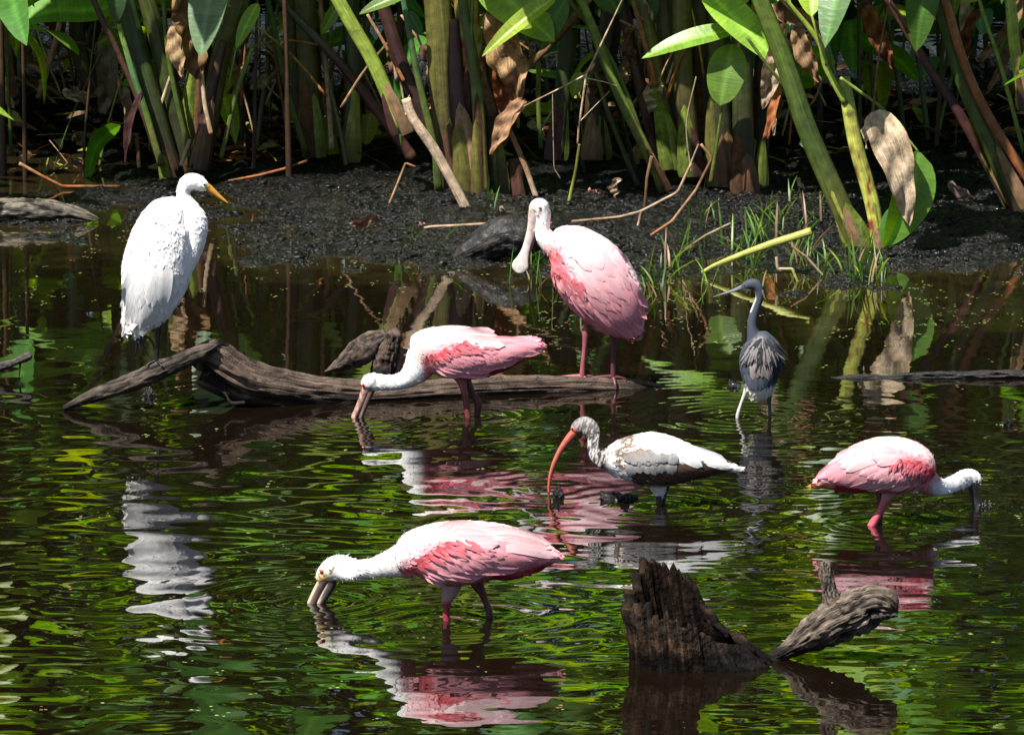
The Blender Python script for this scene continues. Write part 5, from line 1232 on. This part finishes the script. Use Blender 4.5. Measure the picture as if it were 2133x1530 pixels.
fallen('upright tan scrap of leaf in the dark right of the clump', (1662,370), (1676,395), 12, PT * .8)
fallen('tan dead leaf curled in the left shallows', (150,285), (186,300), 22, c3(.35, .22, .13), wave=.4)

# leaf litter and broken straw in the shade of the reeds
def litter(n, seed):
    r = random.Random(seed); V, F, C, U = [], [], [], []; k = 0
    for i in range(n):
        x, y = r.uniform(-3.6, 3.6), 25.3 + 8 * r.random() ** 1.3; px_, py_ = proj(np.array([x, y, 0.1]))
        if py_ > 330: continue
        z = gh(x, y) + r.uniform(.005, .05); a = r.uniform(0, math.pi); straw = r.random() < .45
        L = r.uniform(.15, .5) if straw else r.uniform(.08, .26); w_ = r.uniform(.004, .010) if straw else L * r.uniform(.2, .4); tl = r.uniform(-.35, .6); rl = r.uniform(-.8, .8)
        M_ = Matrix.Translation((x, y, z)) @ Matrix.Rotation(a, 4, 'Z') @ Matrix.Rotation(tl, 4, 'X') @ Matrix.Rotation(rl, 4, 'Y')
        cc = np.array(r.choice([PT, TN, BR * 2, OR * .8, LM * .6, TN * .6, BR])) * r.uniform(.5, 1)
        for t in (0, .3, .65, 1):
            hw = w_ / 2 * (1 if straw else max(.05, math.sin(math.pi * (t * .9 + .07))))
            for o in (-1, 0, 1): V.append(tuple(M_ @ Vector((o * hw, (t - .5) * L, abs(o) * hw * .5 + .05 * L * math.sin(t * 4))))); C.append(cc); U.append((t, abs(o)))
        for q in range(3):
            for o in range(2): F.append((k + q * 3 + o, k + q * 3 + o + 1, k + q * 3 + o + 4, k + q * 3 + o + 3))
        k += 12
    o = obj('leaf_litter', mesh('leaf_litter', np.array(V), F, M_DRY, np.array(C), np.array(U))); tag(o, 'brown straw and dead leaves strewn under the reeds', 'litter', kind='stuff')
litter(1500, 4)

# grass along the right shore
def grass():
    r = random.Random(12); V, F, C = [], [], []; k = 0
    tufts = [(1090,590,4),(1110,540,7),(1125,600,5),(1200,590,6),(1240,600,5),(1380,590,8),(1400,560,7),(1420,520,8),(1445,470,6),(1500,520,6),(1545,540,8),(1580,500,9),(1580,560,5),(1600,470,6),(1660,480,8),(1665,560,6),(1690,540,9),(1720,575,7),(1765,575,8),(1800,585,10),(1790,540,6),(1830,570,7),(1560,600,4),(860,500,4),(900,520,4),(1030,430,4),(1840,600,4),(1460,600,5),(1350,620,4),(1290,610,4),(1650,430,5),(1705,460,5)]
    for (px_, py_, n) in tufts:
        for i in range(int(n * 1.35)):
            b = G(px_ + r.gauss(0, 20), py_ + r.gauss(0, 8)); L = r.uniform(.08, .26); a = r.uniform(0, 6.28); ln = r.uniform(.15, .9); w_ = r.uniform(.003, .0065)
            cc = np.array(r.choice([LF * .7, LFL * .6, LF * .5, LFD, LFL * .8, TN * .6, LFD * .7])) * r.uniform(.8, 1.2); dx, dy = math.cos(a), math.sin(a)
            for s_ in range(6):
                t = s_ / 5; x = b[0] + dx * L * ln * t ** 1.4; y = b[1] + dy * L * ln * t ** 1.4; z = b[2] - .01 + L * (t - .35 * ln * t * t); hw = w_ * (1 - t ** 2) * (.6 + .8 * t) + .0004
                wa = a + 1.4; V += [(x + math.cos(wa) * hw, y + math.sin(wa) * hw, z), (x - math.cos(wa) * hw, y - math.sin(wa) * hw, z + hw * .4)]; C += [cc * (.6 + .5 * t)] * 2
            for s_ in range(5): F.append((k + s_ * 2, k + s_ * 2 + 1, k + s_ * 2 + 3, k + s_ * 2 + 2))
            k += 12
    o = obj('shore_grass', mesh('shore_grass', np.array(V), F, M_GRASS, np.array(C))); tag(o, 'green grass blades sprouting along the right shore', 'grass', kind='stuff')
grass()

# duckweed and specks afloat
def weed():
    r = np.random.RandomState(9); V, F, C = [], [], []; k = 0
    spots = []
    for i in range(1500):
        px_ = r.uniform(-30, 2160) if i < 900 else r.uniform(1080, 2160); py_ = 470 + 260 * r.rand() ** (1.5 if i < 900 else 1.0)
        d = vn(px_ * .012, py_ * .03, 5)
        if r.rand() > d ** 2 * 1.6: continue
        if px_ < 1000 and py_ > 620 and r.rand() < .8: continue
        spots.append((px_, py_))
    for i in range(110): spots.append((r.uniform(0, 2133), r.uniform(720, 1530)))
    for px_, py_ in spots:
        p = W(px_, py_)
        if gh(p[0], p[1]) > .012: continue
        for q in range(r.randint(1, 5)):
            R = r.uniform(.0025, .007); cx, cy2 = p[0] + r.normal(0, .012), p[1] + r.normal(0, .03); a0 = r.uniform(0, 6)
            z = .007 if p[1] > 20 else .012
            cc = np.array([.20, .27, .07]) * r.uniform(.5, 1.3) if r.rand() < .85 else np.array([.25, .12, .06])
            for j in range(6): V.append((cx + math.cos(a0 + j * 1.047) * R * r.uniform(.8, 1.4), cy2 + math.sin(a0 + j * 1.047) * R * r.uniform(.8, 1.3), z)); C.append(cc)
            F.append(tuple(range(k, k + 6))); k += 6
    o = obj('duckweed', mesh('duckweed', np.array(V), F, M_WEED, np.array(C), smooth=False)); tag(o, 'green duckweed flecks afloat along the shore', 'duckweed', kind='stuff')
weed()
# droplets thrown up where a bill enters the water
def splash(px, py, n, seed):
    r = random.Random(seed); V, F = [], []; k = 0; p0 = W(px, py)
    for i in range(n):
        R = r.uniform(.002, .006); c = p0 + np.array([r.gauss(0, .018), r.gauss(0, .02), abs(r.gauss(.012, .014))])
        for (a, b, d) in ((0, 0, 1), (1, 0, 0), (0, 1, 0), (-1, 0, 0), (0, -1, 0), (0, 0, -1)): V.append(c + np.array([a, b, d]) * R)
        for q in ((0, 1, 2), (0, 2, 3), (0, 3, 4), (0, 4, 1), (5, 2, 1), (5, 3, 2), (5, 4, 3), (5, 1, 4)): F.append(tuple(k + z for z in q))
        k += 6
    o = obj('water_splash', mesh('water_splash', np.array(V), F, M_WATER, np.full((len(V), 3), .1))); tag(o, 'water drops splashing round the right spoonbill bill', 'splash', kind='stuff')
splash(2050, 1056, 40, 1)
